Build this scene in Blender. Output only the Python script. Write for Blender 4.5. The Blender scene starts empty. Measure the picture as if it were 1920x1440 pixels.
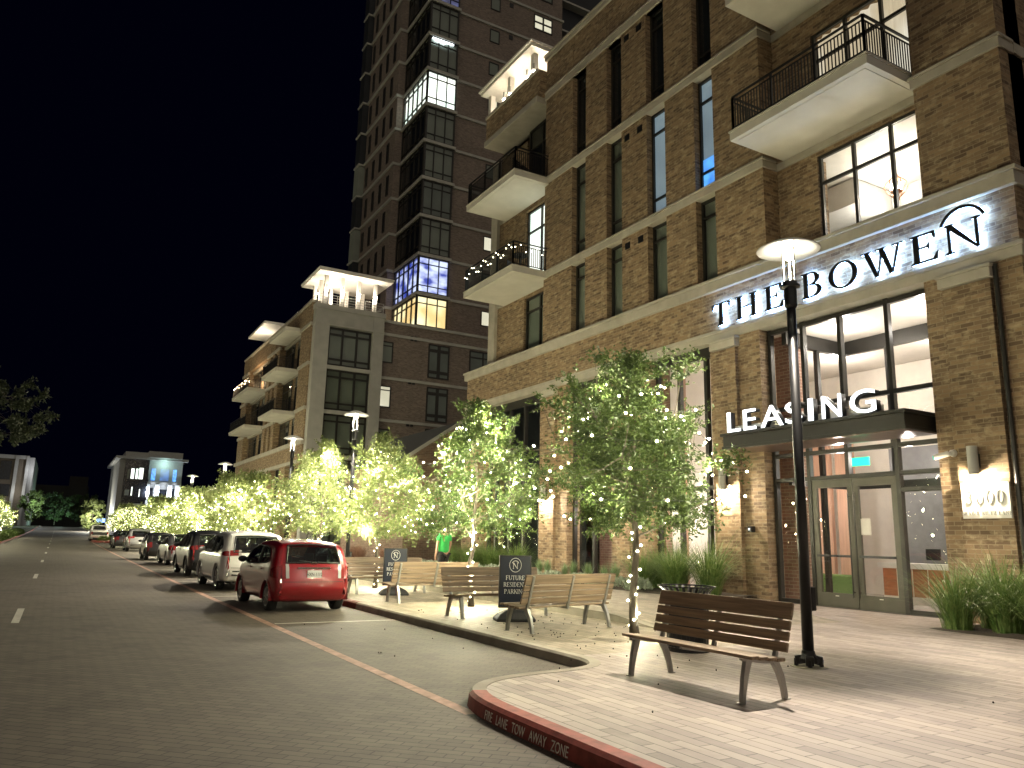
import bpy, bmesh, math, random
import numpy as np
from mathutils import Vector, Matrix
R = math.radians
PI = math.pi
random.seed(7)
RNG = np.random.default_rng(7)
SC = bpy.context.scene
COL = SC.collection

# ------------------------------------------------------------------ camera
CAM_H = 1.62
cam = bpy.data.cameras.new('camera')
cam_o = bpy.data.objects.new('camera', cam)
COL.objects.link(cam_o)
YAW, PITCH, ROLL = R(29.789), R(11.4206), R(1.3565)
fw = Vector((math.sin(YAW) * math.cos(PITCH), math.cos(YAW) * math.cos(PITCH), math.sin(PITCH)))
rt = Vector((math.cos(YAW), -math.sin(YAW), 0))
up = rt.cross(fw)
rt2 = rt * math.cos(ROLL) + up * math.sin(ROLL)
up2 = -rt * math.sin(ROLL) + up * math.cos(ROLL)
m3 = Matrix((rt2, up2, -fw)).transposed()
cam_o.matrix_world = Matrix.Translation((0, 0, CAM_H)) @ m3.to_4x4()
cam.sensor_fit = 'HORIZONTAL'
cam.sensor_width = 36.0
cam.lens = 36.0 * 1450.0 / 1920.0
cam.clip_start = 0.1
cam.clip_end = 3000
SC.camera = cam_o

# ------------------------------------------------------------------ night sky: navy overhead, city glow added low behind the camera to light walls
W = bpy.data.worlds.new('World')
SC.world = W
W.use_nodes = True
nt = W.node_tree
bg = nt.nodes['Background']
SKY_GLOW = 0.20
tc = nt.nodes.new('ShaderNodeTexCoord')
nrm = nt.nodes.new('ShaderNodeVectorMath'); nrm.operation = 'NORMALIZE'
nt.links.new(tc.outputs['Generated'], nrm.inputs[0])
dot = nt.nodes.new('ShaderNodeVectorMath'); dot.operation = 'DOT_PRODUCT'
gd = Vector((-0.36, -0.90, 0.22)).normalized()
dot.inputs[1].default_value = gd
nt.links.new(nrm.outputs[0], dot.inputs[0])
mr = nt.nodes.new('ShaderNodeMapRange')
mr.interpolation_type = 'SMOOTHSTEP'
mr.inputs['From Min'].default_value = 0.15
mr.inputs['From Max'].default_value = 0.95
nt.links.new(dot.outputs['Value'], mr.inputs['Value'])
sk = nt.nodes.new('ShaderNodeTexSky')
sk.sky_type = 'NISHITA'
sk.sun_disc = False
sk.sun_elevation = R(-9)
sk.sun_rotation = R(220)
skm = nt.nodes.new('ShaderNodeVectorMath'); skm.operation = 'SCALE'
skm.inputs['Scale'].default_value = 0.05
nt.links.new(sk.outputs[0], skm.inputs[0])
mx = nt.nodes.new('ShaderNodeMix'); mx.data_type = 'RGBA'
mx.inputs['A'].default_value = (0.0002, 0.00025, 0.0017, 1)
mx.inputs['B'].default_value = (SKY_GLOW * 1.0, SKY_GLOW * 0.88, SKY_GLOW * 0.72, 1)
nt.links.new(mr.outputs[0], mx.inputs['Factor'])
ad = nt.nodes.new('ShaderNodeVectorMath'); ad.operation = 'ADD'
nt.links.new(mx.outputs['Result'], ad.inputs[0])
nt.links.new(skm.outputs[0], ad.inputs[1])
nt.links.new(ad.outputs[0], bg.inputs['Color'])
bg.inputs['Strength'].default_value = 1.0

SC.view_settings.view_transform = 'Standard'
SC.view_settings.look = 'None'
SC.view_settings.exposure = 0.7
SC.view_settings.gamma = 1.0
SC.render.engine = 'CYCLES'
cy = SC.cycles
cy.max_bounces = 7; cy.diffuse_bounces = 3; cy.glossy_bounces = 3; cy.transmission_bounces = 4
cy.transparent_max_bounces = 12
cy.sample_clamp_indirect = 3.0
cy.sample_clamp_direct = 0.0
cy.caustics_reflective = False; cy.caustics_refractive = False
cy.use_denoising = True
try: cy.denoiser = 'OPENIMAGEDENOISE'
except Exception: pass

LAMP_W = 2000.0        # street lamp
STRING_W = 2000.0       # one tree's string of bulbs, all bulbs together
SCONCE_W = 230.0

# ------------------------------------------------------------------ small helpers
def gz(y):
    """The street is level near the camera and climbs slowly far away."""
    if y < 15: return 0.0
    return 0.00004 * (min(y, 260.0) - 15) ** 2

def tag(o, label=None, cat=None, group=None, kind=None):
    if label: o['label'] = label
    if cat: o['category'] = cat
    if group: o['group'] = group
    if kind: o['kind'] = kind
    return o

def empty(name, loc=(0, 0, 0), rz=0.0, label=None, cat=None, group=None):
    o = bpy.data.objects.new(name, None)
    o.empty_display_size = 0.2
    COL.objects.link(o)
    o.location = loc
    o.rotation_euler = (0, 0, rz)
    return tag(o, label, cat, group)

def copy_tree(o, parent=None):
    c = o.copy()
    COL.objects.link(c)
    if parent is not None: c.parent = parent
    for ch in list(o.children):
        copy_tree(ch, c)
    return c

class MB:
    def __init__(self):
        self.v = []; self.f = []; self.mi = []
    def add(self, vs, fs, mi=0):
        b = len(self.v)
        self.v.extend([tuple(p) for p in vs])
        for f in fs:
            self.f.append(tuple(b + i for i in f)); self.mi.append(mi)
        return self
    def box(self, x0, x1, y0, y1, z0, z1, mi=0):
        if x0 > x1: x0, x1 = x1, x0
        if y0 > y1: y0, y1 = y1, y0
        if z0 > z1: z0, z1 = z1, z0
        return self.add([(x0, y0, z0), (x1, y0, z0), (x1, y1, z0), (x0, y1, z0), (x0, y0, z1), (x1, y0, z1), (x1, y1, z1), (x0, y1, z1)],
                 [(0, 3, 2, 1), (4, 5, 6, 7), (0, 1, 5, 4), (1, 2, 6, 5), (2, 3, 7, 6), (3, 0, 4, 7)], mi)
    def quad(self, a, b, c, d, mi=0):
        return self.add([a, b, c, d], [(0, 1, 2, 3)], mi)
    def poly(self, pts, mi=0):
        return self.add(pts, [tuple(range(len(pts)))], mi)
    def bar(self, a, b, w, h=None, mi=0):
        """square bar from a to b"""
        a = Vector(a); b = Vector(b); d = b - a
        if d.length < 1e-6: return self
        h = w if h is None else h
        t = d.normalized()
        s = t.cross(Vector((0, 0, 1)))
        if s.length < 1e-3: s = Vector((1, 0, 0))
        s.normalize(); u = s.cross(t)
        s *= w / 2; u *= h / 2
        p = [a - s - u, a + s - u, a + s + u, a - s + u, b - s - u, b + s - u, b + s + u, b - s + u]
        return self.add(p, [(0, 3, 2, 1), (4, 5, 6, 7), (0, 1, 5, 4), (1, 2, 6, 5), (2, 3, 7, 6), (3, 0, 4, 7)], mi)
    def tube(self, pts, rad, n=8, mi=0, caps=True):
        pts = [Vector(p) for p in pts]
        k = len(pts)
        rr = rad if isinstance(rad, (list, tuple)) else [rad] * k
        vs = []; fs = []
        ref = None
        for i, p in enumerate(pts):
            t = (pts[min(i + 1, k - 1)] - pts[max(i - 1, 0)])
            if t.length < 1e-9: t = Vector((0, 0, 1))
            t.normalize()
            if ref is None:
                ref = t.cross(Vector((0, 0, 1)))
                if ref.length < 1e-3: ref = Vector((1, 0, 0))
            s = (ref - t * ref.dot(t))
            if s.length < 1e-6: s = t.orthogonal()
            s.normalize(); ref = s
            u = t.cross(s)
            for j in range(n):
                a = 2 * PI * j / n
                vs.append(p + (s * math.cos(a) + u * math.sin(a)) * rr[i])
        for i in range(k - 1):
            for j in range(n):
                j2 = (j + 1) % n
                fs.append((i * n + j, i * n + j2, (i + 1) * n + j2, (i + 1) * n + j))
        if caps:
            fs.append(tuple(reversed(range(n))))
            fs.append(tuple((k - 1) * n + j for j in range(n)))
        return self.add(vs, fs, mi)
    def lathe(self, prof, n=20, c=(0, 0, 0), mi=0):
        """prof: (r, z) pairs from bottom to top round the vertical through c"""
        vs = []; fs = []
        for r, z in prof:
            for j in range(n):
                a = 2 * PI * j / n
                vs.append((c[0] + r * math.cos(a), c[1] + r * math.sin(a), c[2] + z))
        k = len(prof)
        for i in range(k - 1):
            for j in range(n):
                j2 = (j + 1) % n
                fs.append((i * n + j, i * n + j2, (i + 1) * n + j2, (i + 1) * n + j))
        if prof[0][0] > 1e-4: fs.append(tuple(reversed(range(n))))
        if prof[-1][0] > 1e-4: fs.append(tuple((k - 1) * n + j for j in range(n)))
        return self.add(vs, fs, mi)
    def prism(self, pts2, x0, x1, f, mi=0):
        """pts2: outline (a, b); f(a, b, d) -> point; solid between depth x0 and x1"""
        n = len(pts2)
        vs = [f(a, b, x0) for a, b in pts2] + [f(a, b, x1) for a, b in pts2]
        fs = [tuple(range(n)), tuple(reversed(range(n, 2 * n)))]
        for i in range(n):
            j = (i + 1) % n
            fs.append((i, i + n, j + n, j))
        return self.add(vs, fs, mi)
    def build(self, name, mat=None, parent=None, loc=None, rz=0.0, smooth=False, bevel=0.0, fix=True):
        me = bpy.data.meshes.new(name)
        me.from_pydata(self.v, [], self.f)
        mats = mat if isinstance(mat, (list, tuple)) else [mat]
        for m in mats:
            if m: me.materials.append(m)
        if len(mats) > 1:
            me.polygons.foreach_set('material_index', self.mi)
        if fix:
            bm = bmesh.new(); bm.from_mesh(me)
            bmesh.ops.recalc_face_normals(bm, faces=bm.faces)
            bm.to_mesh(me); bm.free()
        if smooth:
            me.polygons.foreach_set('use_smooth', [True] * len(me.polygons))
        o = bpy.data.objects.new(name, me)
        COL.objects.link(o)
        if loc is not None: o.location = loc
        if rz: o.rotation_euler = (0, 0, rz)
        if parent is not None: o.parent = parent
        if bevel > 0:
            b = o.modifiers.new('bevel', 'BEVEL'); b.width = bevel; b.segments = 2; b.limit_method = 'ANGLE'; b.angle_limit = R(40)
        if smooth == 'auto':
            pass
        return o

def np_mesh(name, verts, quads, mat, parent=None, smooth=False):
    me = bpy.data.meshes.new(name)
    verts = np.asarray(verts, np.float32); quads = np.asarray(quads, np.int32)
    nv, nf = len(verts), len(quads); k = quads.shape[1]
    me.vertices.add(nv); me.vertices.foreach_set('co', verts.ravel())
    me.loops.add(nf * k); me.loops.foreach_set('vertex_index', quads.ravel())
    me.polygons.add(nf)
    me.polygons.foreach_set('loop_start', np.arange(0, nf * k, k, dtype=np.int32))
    me.polygons.foreach_set('loop_total', np.full(nf, k, np.int32))
    if smooth: me.polygons.foreach_set('use_smooth', np.ones(nf, bool))
    me.update(calc_edges=True)
    if mat: me.materials.append(mat)
    o = bpy.data.objects.new(name, me)
    COL.objects.link(o)
    if parent is not None: o.parent = parent
    return o

def point_light(name, loc, watts, color, rad=0.06, parent=None, spot=None):
    l = bpy.data.lights.new(name, 'SPOT' if spot else 'POINT')
    l.energy = watts; l.color = color; l.shadow_soft_size = rad
    if spot:
        l.spot_size = R(spot); l.spot_blend = 0.6
    o = bpy.data.objects.new(name, l)
    COL.objects.link(o); o.location = loc
    if parent is not None: o.parent = parent
    return o

# ------------------------------------------------------------------ materials
def _pr(name):
    m = bpy.data.materials.new(name); m.use_nodes = True
    n = m.node_tree.nodes; l = m.node_tree.links
    return m, n, l, n['Principled BSDF']

def _ramp(n, l, src, c0, c1, p0=0.3, p1=0.7):
    r = n.new('ShaderNodeValToRGB')
    r.color_ramp.elements[0].position = p0; r.color_ramp.elements[0].color = (*c0, 1)
    r.color_ramp.elements[1].position = p1; r.color_ramp.elements[1].color = (*c1, 1)
    l.new(src, r.inputs[0])
    return r

def mat(name, col, rough=0.5, metal=0.0, var=0.15, scale=4.0, bump=0.0, bscale=60.0, coat=0.0, spec=0.5, stretch=None):
    m, n, l, p = _pr(name)
    p.inputs['Roughness'].default_value = rough
    p.inputs['Metallic'].default_value = metal
    p.inputs['Specular IOR Level'].default_value = spec
    if coat: p.inputs['Coat Weight'].default_value = coat; p.inputs['Coat Roughness'].default_value = 0.04
    tc = n.new('ShaderNodeTexCoord')
    vec = tc.outputs['Object']
    if stretch:
        mp = n.new('ShaderNodeMapping'); mp.inputs['Scale'].default_value = stretch
        l.new(vec, mp.inputs[0]); vec = mp.outputs[0]
    if var > 0:
        nz = n.new('ShaderNodeTexNoise'); nz.inputs['Scale'].default_value = scale; nz.inputs['Detail'].default_value = 5
        l.new(vec, nz.inputs[0])
        r = _ramp(n, l, nz.outputs['Fac'], [c * (1 - var) for c in col], [min(1, c * (1 + var)) for c in col])
        l.new(r.outputs[0], p.inputs['Base Color'])
    else:
        p.inputs['Base Color'].default_value = (*col, 1)
    if bump > 0:
        nb = n.new('ShaderNodeTexNoise'); nb.inputs['Scale'].default_value = bscale; nb.inputs['Detail'].default_value = 4
        l.new(vec, nb.inputs[0])
        b = n.new('ShaderNodeBump'); b.inputs['Strength'].default_value = bump; b.inputs['Distance'].default_value = 0.01
        l.new(nb.outputs['Fac'], b.inputs['Height']); l.new(b.outputs[0], p.inputs['Normal'])
    return m

def emit(name, col, s):
    m, n, l, p = _pr(name)
    p.inputs['Base Color'].default_value = (*[c * 0.8 for c in col], 1)
    p.inputs['Emission Color'].default_value = (*col, 1)
    p.inputs['Emission Strength'].default_value = s
    return m

def emit_var(name, c0, c1, s, scale=0.6, stretch=(1, 1, 1)):
    """a lit room seen through a curtain or glass: uneven light"""
    m, n, l, p = _pr(name)
    tc = n.new('ShaderNodeTexCoord')
    mp = n.new('ShaderNodeMapping'); mp.inputs['Scale'].default_value = stretch
    l.new(tc.outputs['Object'], mp.inputs[0])
    nz = n.new('ShaderNodeTexNoise'); nz.inputs['Scale'].default_value = scale; nz.inputs['Detail'].default_value = 2
    l.new(mp.outputs[0], nz.inputs[0])
    r = _ramp(n, l, nz.outputs['Fac'], c0, c1, 0.38, 0.6)
    p.inputs['Base Color'].default_value = (0.3, 0.3, 0.3, 1)
    l.new(r.outputs[0], p.inputs['Emission Color'])
    p.inputs['Emission Strength'].default_value = s
    return m

def glass(name, tint=(0.9, 0.95, 0.93), refl=1.0, rough=0.0):
    m = bpy.data.materials.new(name); m.use_nodes = True
    n = m.node_tree.nodes; l = m.node_tree.links
    n.remove(n['Principled BSDF'])
    out = n['Material Output']
    t = n.new('ShaderNodeBsdfTransparent'); t.inputs[0].default_value = (*tint, 1)
    g = n.new('ShaderNodeBsdfGlossy'); g.inputs['Roughness'].default_value = rough
    g.inputs['Color'].default_value = (refl, refl, refl, 1)
    lw = n.new('ShaderNodeLayerWeight'); lw.inputs['Blend'].default_value = 0.5
    pw = n.new('ShaderNodeMath'); pw.operation = 'POWER'; pw.inputs[1].default_value = 5.0
    l.new(lw.outputs['Facing'], pw.inputs[0])
    f = n.new('ShaderNodeMath'); f.operation = 'MULTIPLY_ADD'; f.inputs[1].default_value = 0.92; f.inputs[2].default_value = 0.07
    l.new(pw.outputs[0], f.inputs[0])
    mx = n.new('ShaderNodeMixShader')
    l.new(f.outputs[0], mx.inputs[0]); l.new(t.outputs[0], mx.inputs[1]); l.new(g.outputs[0], mx.inputs[2])
    l.new(mx.outputs[0], out.inputs['Surface'])
    return m

def brick_mat(name, c1, c2, mortar, pale, bw=0.30, bh=0.098, ms=0.010, axis='auto', rough=0.85, blotch=0.5, rot=0.0, bias=0.0, bumpd=0.006, offs=0.5, pale_scale=2.4, stain=0.0):
    """axis 'auto': laid on vertical walls by their facing; 'ground': laid on the xy plane with rows along y"""
    m, n, l, p = _pr(name)
    p.inputs['Roughness'].default_value = rough
    tc = n.new('ShaderNodeTexCoord')
    sx = n.new('ShaderNodeSeparateXYZ'); l.new(tc.outputs['Object'], sx.inputs[0])
    cb = n.new('ShaderNodeCombineXYZ')
    if axis == 'auto':
        ge = n.new('ShaderNodeNewGeometry')
        sn = n.new('ShaderNodeSeparateXYZ'); l.new(ge.outputs['True Normal'], sn.inputs[0])
        ab = n.new('ShaderNodeMath'); ab.operation = 'ABSOLUTE'; l.new(sn.outputs['X'], ab.inputs[0])
        gt = n.new('ShaderNodeMath'); gt.operation = 'GREATER_THAN'; gt.inputs[1].default_value = 0.5; l.new(ab.outputs[0], gt.inputs[0])
        mx = n.new('ShaderNodeMix'); mx.data_type = 'FLOAT'
        l.new(gt.outputs[0], mx.inputs[0]); l.new(sx.outputs['X'], mx.inputs[2]); l.new(sx.outputs['Y'], mx.inputs[3])
        l.new(mx.outputs[0], cb.inputs[0]); l.new(sx.outputs['Z'], cb.inputs[1])
    else:
        l.new(sx.outputs['Y'], cb.inputs[0]); l.new(sx.outputs['X'], cb.inputs[1])
    vec = cb.outputs[0]
    if rot:
        mp = n.new('ShaderNodeMapping'); mp.inputs['Rotation'].default_value = (0, 0, rot)
        l.new(vec, mp.inputs[0]); vec = mp.outputs[0]
    b = n.new('ShaderNodeTexBrick')
    b.offset = offs
    b.inputs['Scale'].default_value = 1.0
    b.inputs['Brick Width'].default_value = bw; b.inputs['Row Height'].default_value = bh
    b.inputs['Mortar Size'].default_value = ms; b.inputs['Mortar Smooth'].default_value = 0.25
    b.inputs['Bias'].default_value = bias
    b.inputs['Color1'].default_value = (*c1, 1); b.inputs['Color2'].default_value = (*c2, 1); b.inputs['Mortar'].default_value = (*mortar, 1)
    l.new(vec, b.inputs['Vector'])
    # mottled, smeared faces
    nz = n.new('ShaderNodeTexNoise'); nz.inputs['Scale'].default_value = pale_scale; nz.inputs['Detail'].default_value = 6; nz.inputs['Roughness'].default_value = 0.62
    mp2 = n.new('ShaderNodeMapping'); mp2.inputs['Scale'].default_value = (1.6, 3.2, 1)
    l.new(vec, mp2.inputs[0]); l.new(mp2.outputs[0], nz.inputs[0])
    mr = n.new('ShaderNodeMapRange'); mr.inputs['From Min'].default_value = 0.50; mr.inputs['From Max'].default_value = 0.72
    mr.inputs['To Max'].default_value = blotch
    l.new(nz.outputs['Fac'], mr.inputs['Value'])
    mc = n.new('ShaderNodeMix'); mc.data_type = 'RGBA'
    mc.inputs['B'].default_value = (*pale, 1)
    l.new(mr.outputs[0], mc.inputs['Factor']); l.new(b.outputs['Color'], mc.inputs['A'])
    # slow change over metres
    n2 = n.new('ShaderNodeTexNoise'); n2.inputs['Scale'].default_value = 0.35; n2.inputs['Detail'].default_value = 3
    l.new(tc.outputs['Object'], n2.inputs[0])
    m2 = n.new('ShaderNodeMapRange'); m2.inputs['To Min'].default_value = 0.78; m2.inputs['To Max'].default_value = 1.2
    l.new(n2.outputs['Fac'], m2.inputs['Value'])
    vm = n.new('ShaderNodeVectorMath'); vm.operation = 'SCALE'
    l.new(mc.outputs['Result'], vm.inputs[0]); l.new(m2.outputs[0], vm.inputs['Scale'])
    outc = vm.outputs[0]
    if stain:                                   # worn, oily and swept patches
        n3 = n.new('ShaderNodeTexNoise'); n3.inputs['Scale'].default_value = 0.9; n3.inputs['Detail'].default_value = 7; n3.inputs['Roughness'].default_value = 0.7
        l.new(tc.outputs['Object'], n3.inputs[0])
        m3_ = n.new('ShaderNodeMapRange'); m3_.inputs['From Min'].default_value = 0.52; m3_.inputs['From Max'].default_value = 0.70
        m3_.inputs['To Min'].default_value = 1.0; m3_.inputs['To Max'].default_value = 1.0 - stain
        l.new(n3.outputs['Fac'], m3_.inputs['Value'])
        v3 = n.new('ShaderNodeVectorMath'); v3.operation = 'SCALE'
        l.new(outc, v3.inputs[0]); l.new(m3_.outputs[0], v3.inputs['Scale']); outc = v3.outputs[0]
    l.new(outc, p.inputs['Base Color'])
    bp = n.new('ShaderNodeBump'); bp.inputs['Strength'].default_value = 0.7; bp.inputs['Distance'].default_value = bumpd; bp.invert = True
    ad = n.new('ShaderNodeMath'); ad.operation = 'MULTIPLY_ADD'; ad.inputs[1].default_value = -0.35
    l.new(nz.outputs['Fac'], ad.inputs[0]); l.new(b.outputs['Fac'], ad.inputs[2])
    l.new(ad.outputs[0], bp.inputs['Height']); l.new(bp.outputs[0], p.inputs['Normal'])
    return m

def leaf_mat(name, c0, c1, trans=0.35, rough=0.45):
    m = bpy.data.materials.new(name); m.use_nodes = True
    n = m.node_tree.nodes; l = m.node_tree.links
    p = n['Principled BSDF']; out = n['Material Output']
    p.inputs['Roughness'].default_value = rough
    ge = n.new('ShaderNodeTexCoord')
    nz = n.new('ShaderNodeTexNoise'); nz.inputs['Scale'].default_value = 9; nz.inputs['Detail'].default_value = 3
    l.new(ge.outputs['Object'], nz.inputs[0])
    r = _ramp(n, l, nz.outputs['Fac'], c0, c1, 0.35, 0.65)
    l.new(r.outputs[0], p.inputs['Base Color'])
    t = n.new('ShaderNodeBsdfTranslucent'); l.new(r.outputs[0], t.inputs[0])
    mx = n.new('ShaderNodeMixShader'); mx.inputs[0].default_value = trans
    l.new(p.outputs[0], mx.inputs[1]); l.new(t.outputs[0], mx.inputs[2]); l.new(mx.outputs[0], out.inputs['Surface'])
    return m

MAT = {}
MAT['brick'] = brick_mat('tumbled_brick', (0.31, 0.21, 0.118), (0.125, 0.080, 0.046), (0.29, 0.22, 0.14), (0.52, 0.41, 0.26), blotch=0.75, pale_scale=1.9)
MAT['brick_dark'] = brick_mat('dark_brick', (0.25, 0.195, 0.16), (0.14, 0.108, 0.09), (0.26, 0.22, 0.19), (0.36, 0.30, 0.25), blotch=0.5)
MAT['brick_quoin'] = brick_mat('pale_brick', (0.34, 0.225, 0.13), (0.22, 0.14, 0.08), (0.42, 0.33, 0.22), (0.5, 0.4, 0.27), blotch=0.7)
MAT['brick_in'] = brick_mat('inner_brick', (0.38, 0.22, 0.16), (0.27, 0.15, 0.11), (0.45, 0.36, 0.28), (0.5, 0.38, 0.3), blotch=0.5)
MAT['stone'] = mat('cast_stone', (0.42, 0.385, 0.315), 0.8, var=0.12, scale=2.0, bump=0.15, bscale=40)
MAT['stone_grey'] = mat('pale_cast_stone', (0.42, 0.41, 0.37), 0.8, var=0.10, scale=1.2, bump=0.1)
MAT['plaster'] = mat('balcony_plaster', (0.58, 0.55, 0.47), 0.7, var=0.08, scale=1.3)
MAT['white'] = mat('white_paint', (0.75, 0.72, 0.66), 0.6, var=0.05)
MAT['cream'] = mat('cream_wall', (0.72, 0.66, 0.58), 0.7, var=0.04)
MAT['black'] = mat('black_metal', (0.012, 0.012, 0.013), 0.35, var=0.2, spec=0.5)
MAT['bronze'] = mat('dark_bronze_frame', (0.032, 0.030, 0.026), 0.38, 0.3, var=0.15)
MAT['door_metal'] = mat('olive_bronze_door', (0.085, 0.080, 0.062), 0.4, 0.3, var=0.1)
MAT['pane'] = glass('window_glass', (0.80, 0.84, 0.82), 0.9)
MAT['pane_clear'] = glass('clear_glass', (0.95, 0.96, 0.95), 0.9)
MAT['blind'] = mat('grey_blind', (0.24, 0.26, 0.22), 0.8, var=0.08, scale=0.8)
MAT['blind_dark'] = mat('dark_room', (0.018, 0.020, 0.024), 0.6, var=0.3, scale=0.7)
MAT['blind_blue'] = emit_var('blue_lit_shade', (0.10, 0.13, 0.16), (0.13, 0.17, 0.20), 1.0)
MAT['blue_dim'] = emit_var('dim_blue_room', (0.01, 0.04, 0.18), (0.03, 0.12, 0.42), 0.7, 0.8)
MAT['screen_blue'] = emit_var('blue_lit_room', (0.02, 0.12, 0.6), (0.10, 0.42, 1.0), 1.0, 2.0)
MAT['lit_cool'] = emit_var('cool_lit_room', (0.75, 0.9, 0.8), (1.0, 1.0, 0.9), 1.4, 0.5)
MAT['lit_warm'] = emit_var('warm_lit_room', (0.75, 0.5, 0.2), (1.0, 0.85, 0.5), 1.2, 0.4)
MAT['lit_cream'] = emit_var('cream_lit_shade', (0.5, 0.45, 0.33), (0.62, 0.56, 0.43), 1.0, 0.5)
MAT['lit_violet'] = emit_var('violet_lit_room', (0.03, 0.05, 0.35), (0.65, 0.7, 1.0), 1.1, 0.6, (1, 1, 1.6))
MAT['wood'] = mat('bench_timber', (0.235, 0.17, 0.11), 0.55, var=0.38, scale=2.2, stretch=(0.7, 16, 16), bump=0.08)
MAT['steel'] = mat('cast_aluminium', (0.36, 0.36, 0.34), 0.42, 0.75, var=0.1)
MAT['concrete'] = mat('kerb_concrete', (0.30, 0.27, 0.215), 0.9, var=0.22, scale=2.5, bump=0.3)
MAT['bulb'] = emit('bulb_glow', (1.0, 0.94, 0.62), 14.0)
MAT['lamp_glow'] = emit('lamp_glow', (1.0, 0.92, 0.72), 60.0)
MAT['white_glow'] = emit('white_glow', (0.85, 0.95, 1.0), 5.0)
MAT['halo'] = emit('halo_led', (0.32, 0.56, 1.0), 40.0)
MAT['wire'] = mat('dark_wire', (0.02, 0.025, 0.02), 0.6, var=0)
MAT['rubber'] = mat('black_rubber', (0.014, 0.014, 0.015), 0.6, var=0.2)
MAT['soil'] = mat('mulch', (0.05, 0.036, 0.024), 0.95, var=0.5, scale=25, bump=0.8, bscale=50)
MAT['bark'] = mat('bark', (0.12, 0.10, 0.075), 0.9, var=0.4, scale=14, bump=0.8, bscale=30, stretch=(1, 1, 0.35))
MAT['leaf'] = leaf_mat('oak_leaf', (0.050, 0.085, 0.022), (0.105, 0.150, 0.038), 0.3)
MAT['leaf_far'] = leaf_mat('oak_leaf_lit', (0.115, 0.15, 0.05), (0.225, 0.26, 0.095), 0.4)  # paler copy of the oak leaf, the bulbs' light put into its colour
MAT['leaf_dark'] = leaf_mat('dark_leaf', (0.03, 0.05, 0.02), (0.06, 0.085, 0.03), 0.25)
MAT['grass_blade'] = leaf_mat('grass_blade', (0.075, 0.15, 0.03), (0.20, 0.27, 0.085), 0.35)
MAT['sage'] = leaf_mat('sage_leaf', (0.13, 0.20, 0.085), (0.22, 0.30, 0.15), 0.25)
MAT['silver_leaf'] = leaf_mat('silver_leaf', (0.22, 0.27, 0.19), (0.34, 0.38, 0.28), 0.2)
MAT['pink_grass'] = leaf_mat('pink_grass', (0.26, 0.13, 0.09), (0.36, 0.22, 0.15), 0.3)

MAT['blind_g2'] = mat('green_grey_blind', (0.15, 0.175, 0.155), 0.8, var=0.12, scale=0.8)
MAT['blind_vio'] = emit_var('dim_violet_room', (0.02, 0.02, 0.06), (0.10, 0.11, 0.28), 0.6, 0.8)
MAT['brick_quoin_d'] = brick_mat('house_brick', (0.26, 0.17, 0.12), (0.16, 0.10, 0.075), (0.30, 0.24, 0.18), (0.34, 0.26, 0.19), blotch=0.5)
MAT['roof_metal'] = mat('dark_seam_roof', (0.012, 0.0125, 0.014), 0.7, 0.0, var=0.2)

MAT['leaf_night'] = leaf_mat('unlit_leaf', (0.018, 0.026, 0.012), (0.034, 0.044, 0.019), 0.2, 0.6)  # darker than a real leaf: the tree's unlit look is in the colour
# ------------------------------------------------------------------ ground, street, pavements
KZ = 0.14
def strip(name, x0, x1, ys, dz, m, x0f=None):
    mb = MB()
    for i in range(len(ys) - 1):
        a, b = ys[i], ys[i + 1]
        xa = x0f(a) if x0f else x0; xb = x0f(b) if x0f else x0
        mb.quad((xa, a, gz(a) + dz), (x1, a, gz(a) + dz), (x1, b, gz(b) + dz), (xb, b, gz(b) + dz))
    o = mb.build(name, m, fix=False)
    return tag(o, kind='structure')

YS = [-40, -20, 0, 8, 15, 20, 25, 30, 35, 40, 50, 60, 70, 80, 90, 100, 120, 140, 160, 180, 200, 230, 260, 300, 330]
M_road = brick_mat('road_brick', (0.128, 0.106, 0.082), (0.094, 0.078, 0.061), (0.042, 0.036, 0.030), (0.15, 0.124, 0.096), bw=0.22, bh=0.11, ms=0.006, axis='ground', rot=R(45), blotch=0.35, rough=0.75, bumpd=0.003, pale_scale=0.9, stain=0.42)
M_plaza = brick_mat('plank_paver', (0.40, 0.325, 0.28), (0.235, 0.19, 0.168), (0.085, 0.07, 0.062), (0.46, 0.38, 0.32), bw=0.54, bh=0.128, ms=0.006, axis='ground', blotch=0.35, rough=0.62, bumpd=0.003, offs=0.37, pale_scale=1.2, stain=0.22)
M_walk = brick_mat('walk_paver', (0.34, 0.285, 0.215), (0.22, 0.185, 0.14), (0.10, 0.085, 0.065), (0.38, 0.32, 0.24), bw=0.32, bh=0.14, ms=0.006, axis='ground', blotch=0.35, rough=0.7, bumpd=0.003, pale_scale=1.0, stain=0.22)
M_ground = mat('dark_ground', (0.05, 0.05, 0.04), 0.95, var=0.3, scale=0.2)
M_red = mat('worn_red_paint', (0.26, 0.052, 0.038), 0.7, var=0.35, scale=9)
M_redline = mat('red_road_line', (0.36, 0.215, 0.165), 0.75, var=0.35, scale=6)
M_wline = mat('white_road_paint', (0.5, 0.48, 0.42), 0.75, var=0.25, scale=8)
M_chalk = mat('pale_stencil_paint', (0.75, 0.68, 0.58), 0.8, var=0.3, scale=30)

gm = MB()
gys = [-120] + YS + [420, 700, 1500]
for i in range(len(gys) - 1):
    a, b = gys[i], gys[i + 1]
    gm.quad((-1200, a, gz(a) - 0.03), (1500, a, gz(a) - 0.03), (1500, b, gz(b) - 0.03), (-1200, b, gz(b) - 0.03))
tag(gm.build('ground', M_ground, fix=False), kind='structure')
strip('road', -4.4, 6.32, YS, 0.0, M_road)

def kx(y):   # street edge of the raised pavement beyond the bulb
    return 6.12 if y > 9 else 6.12
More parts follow.
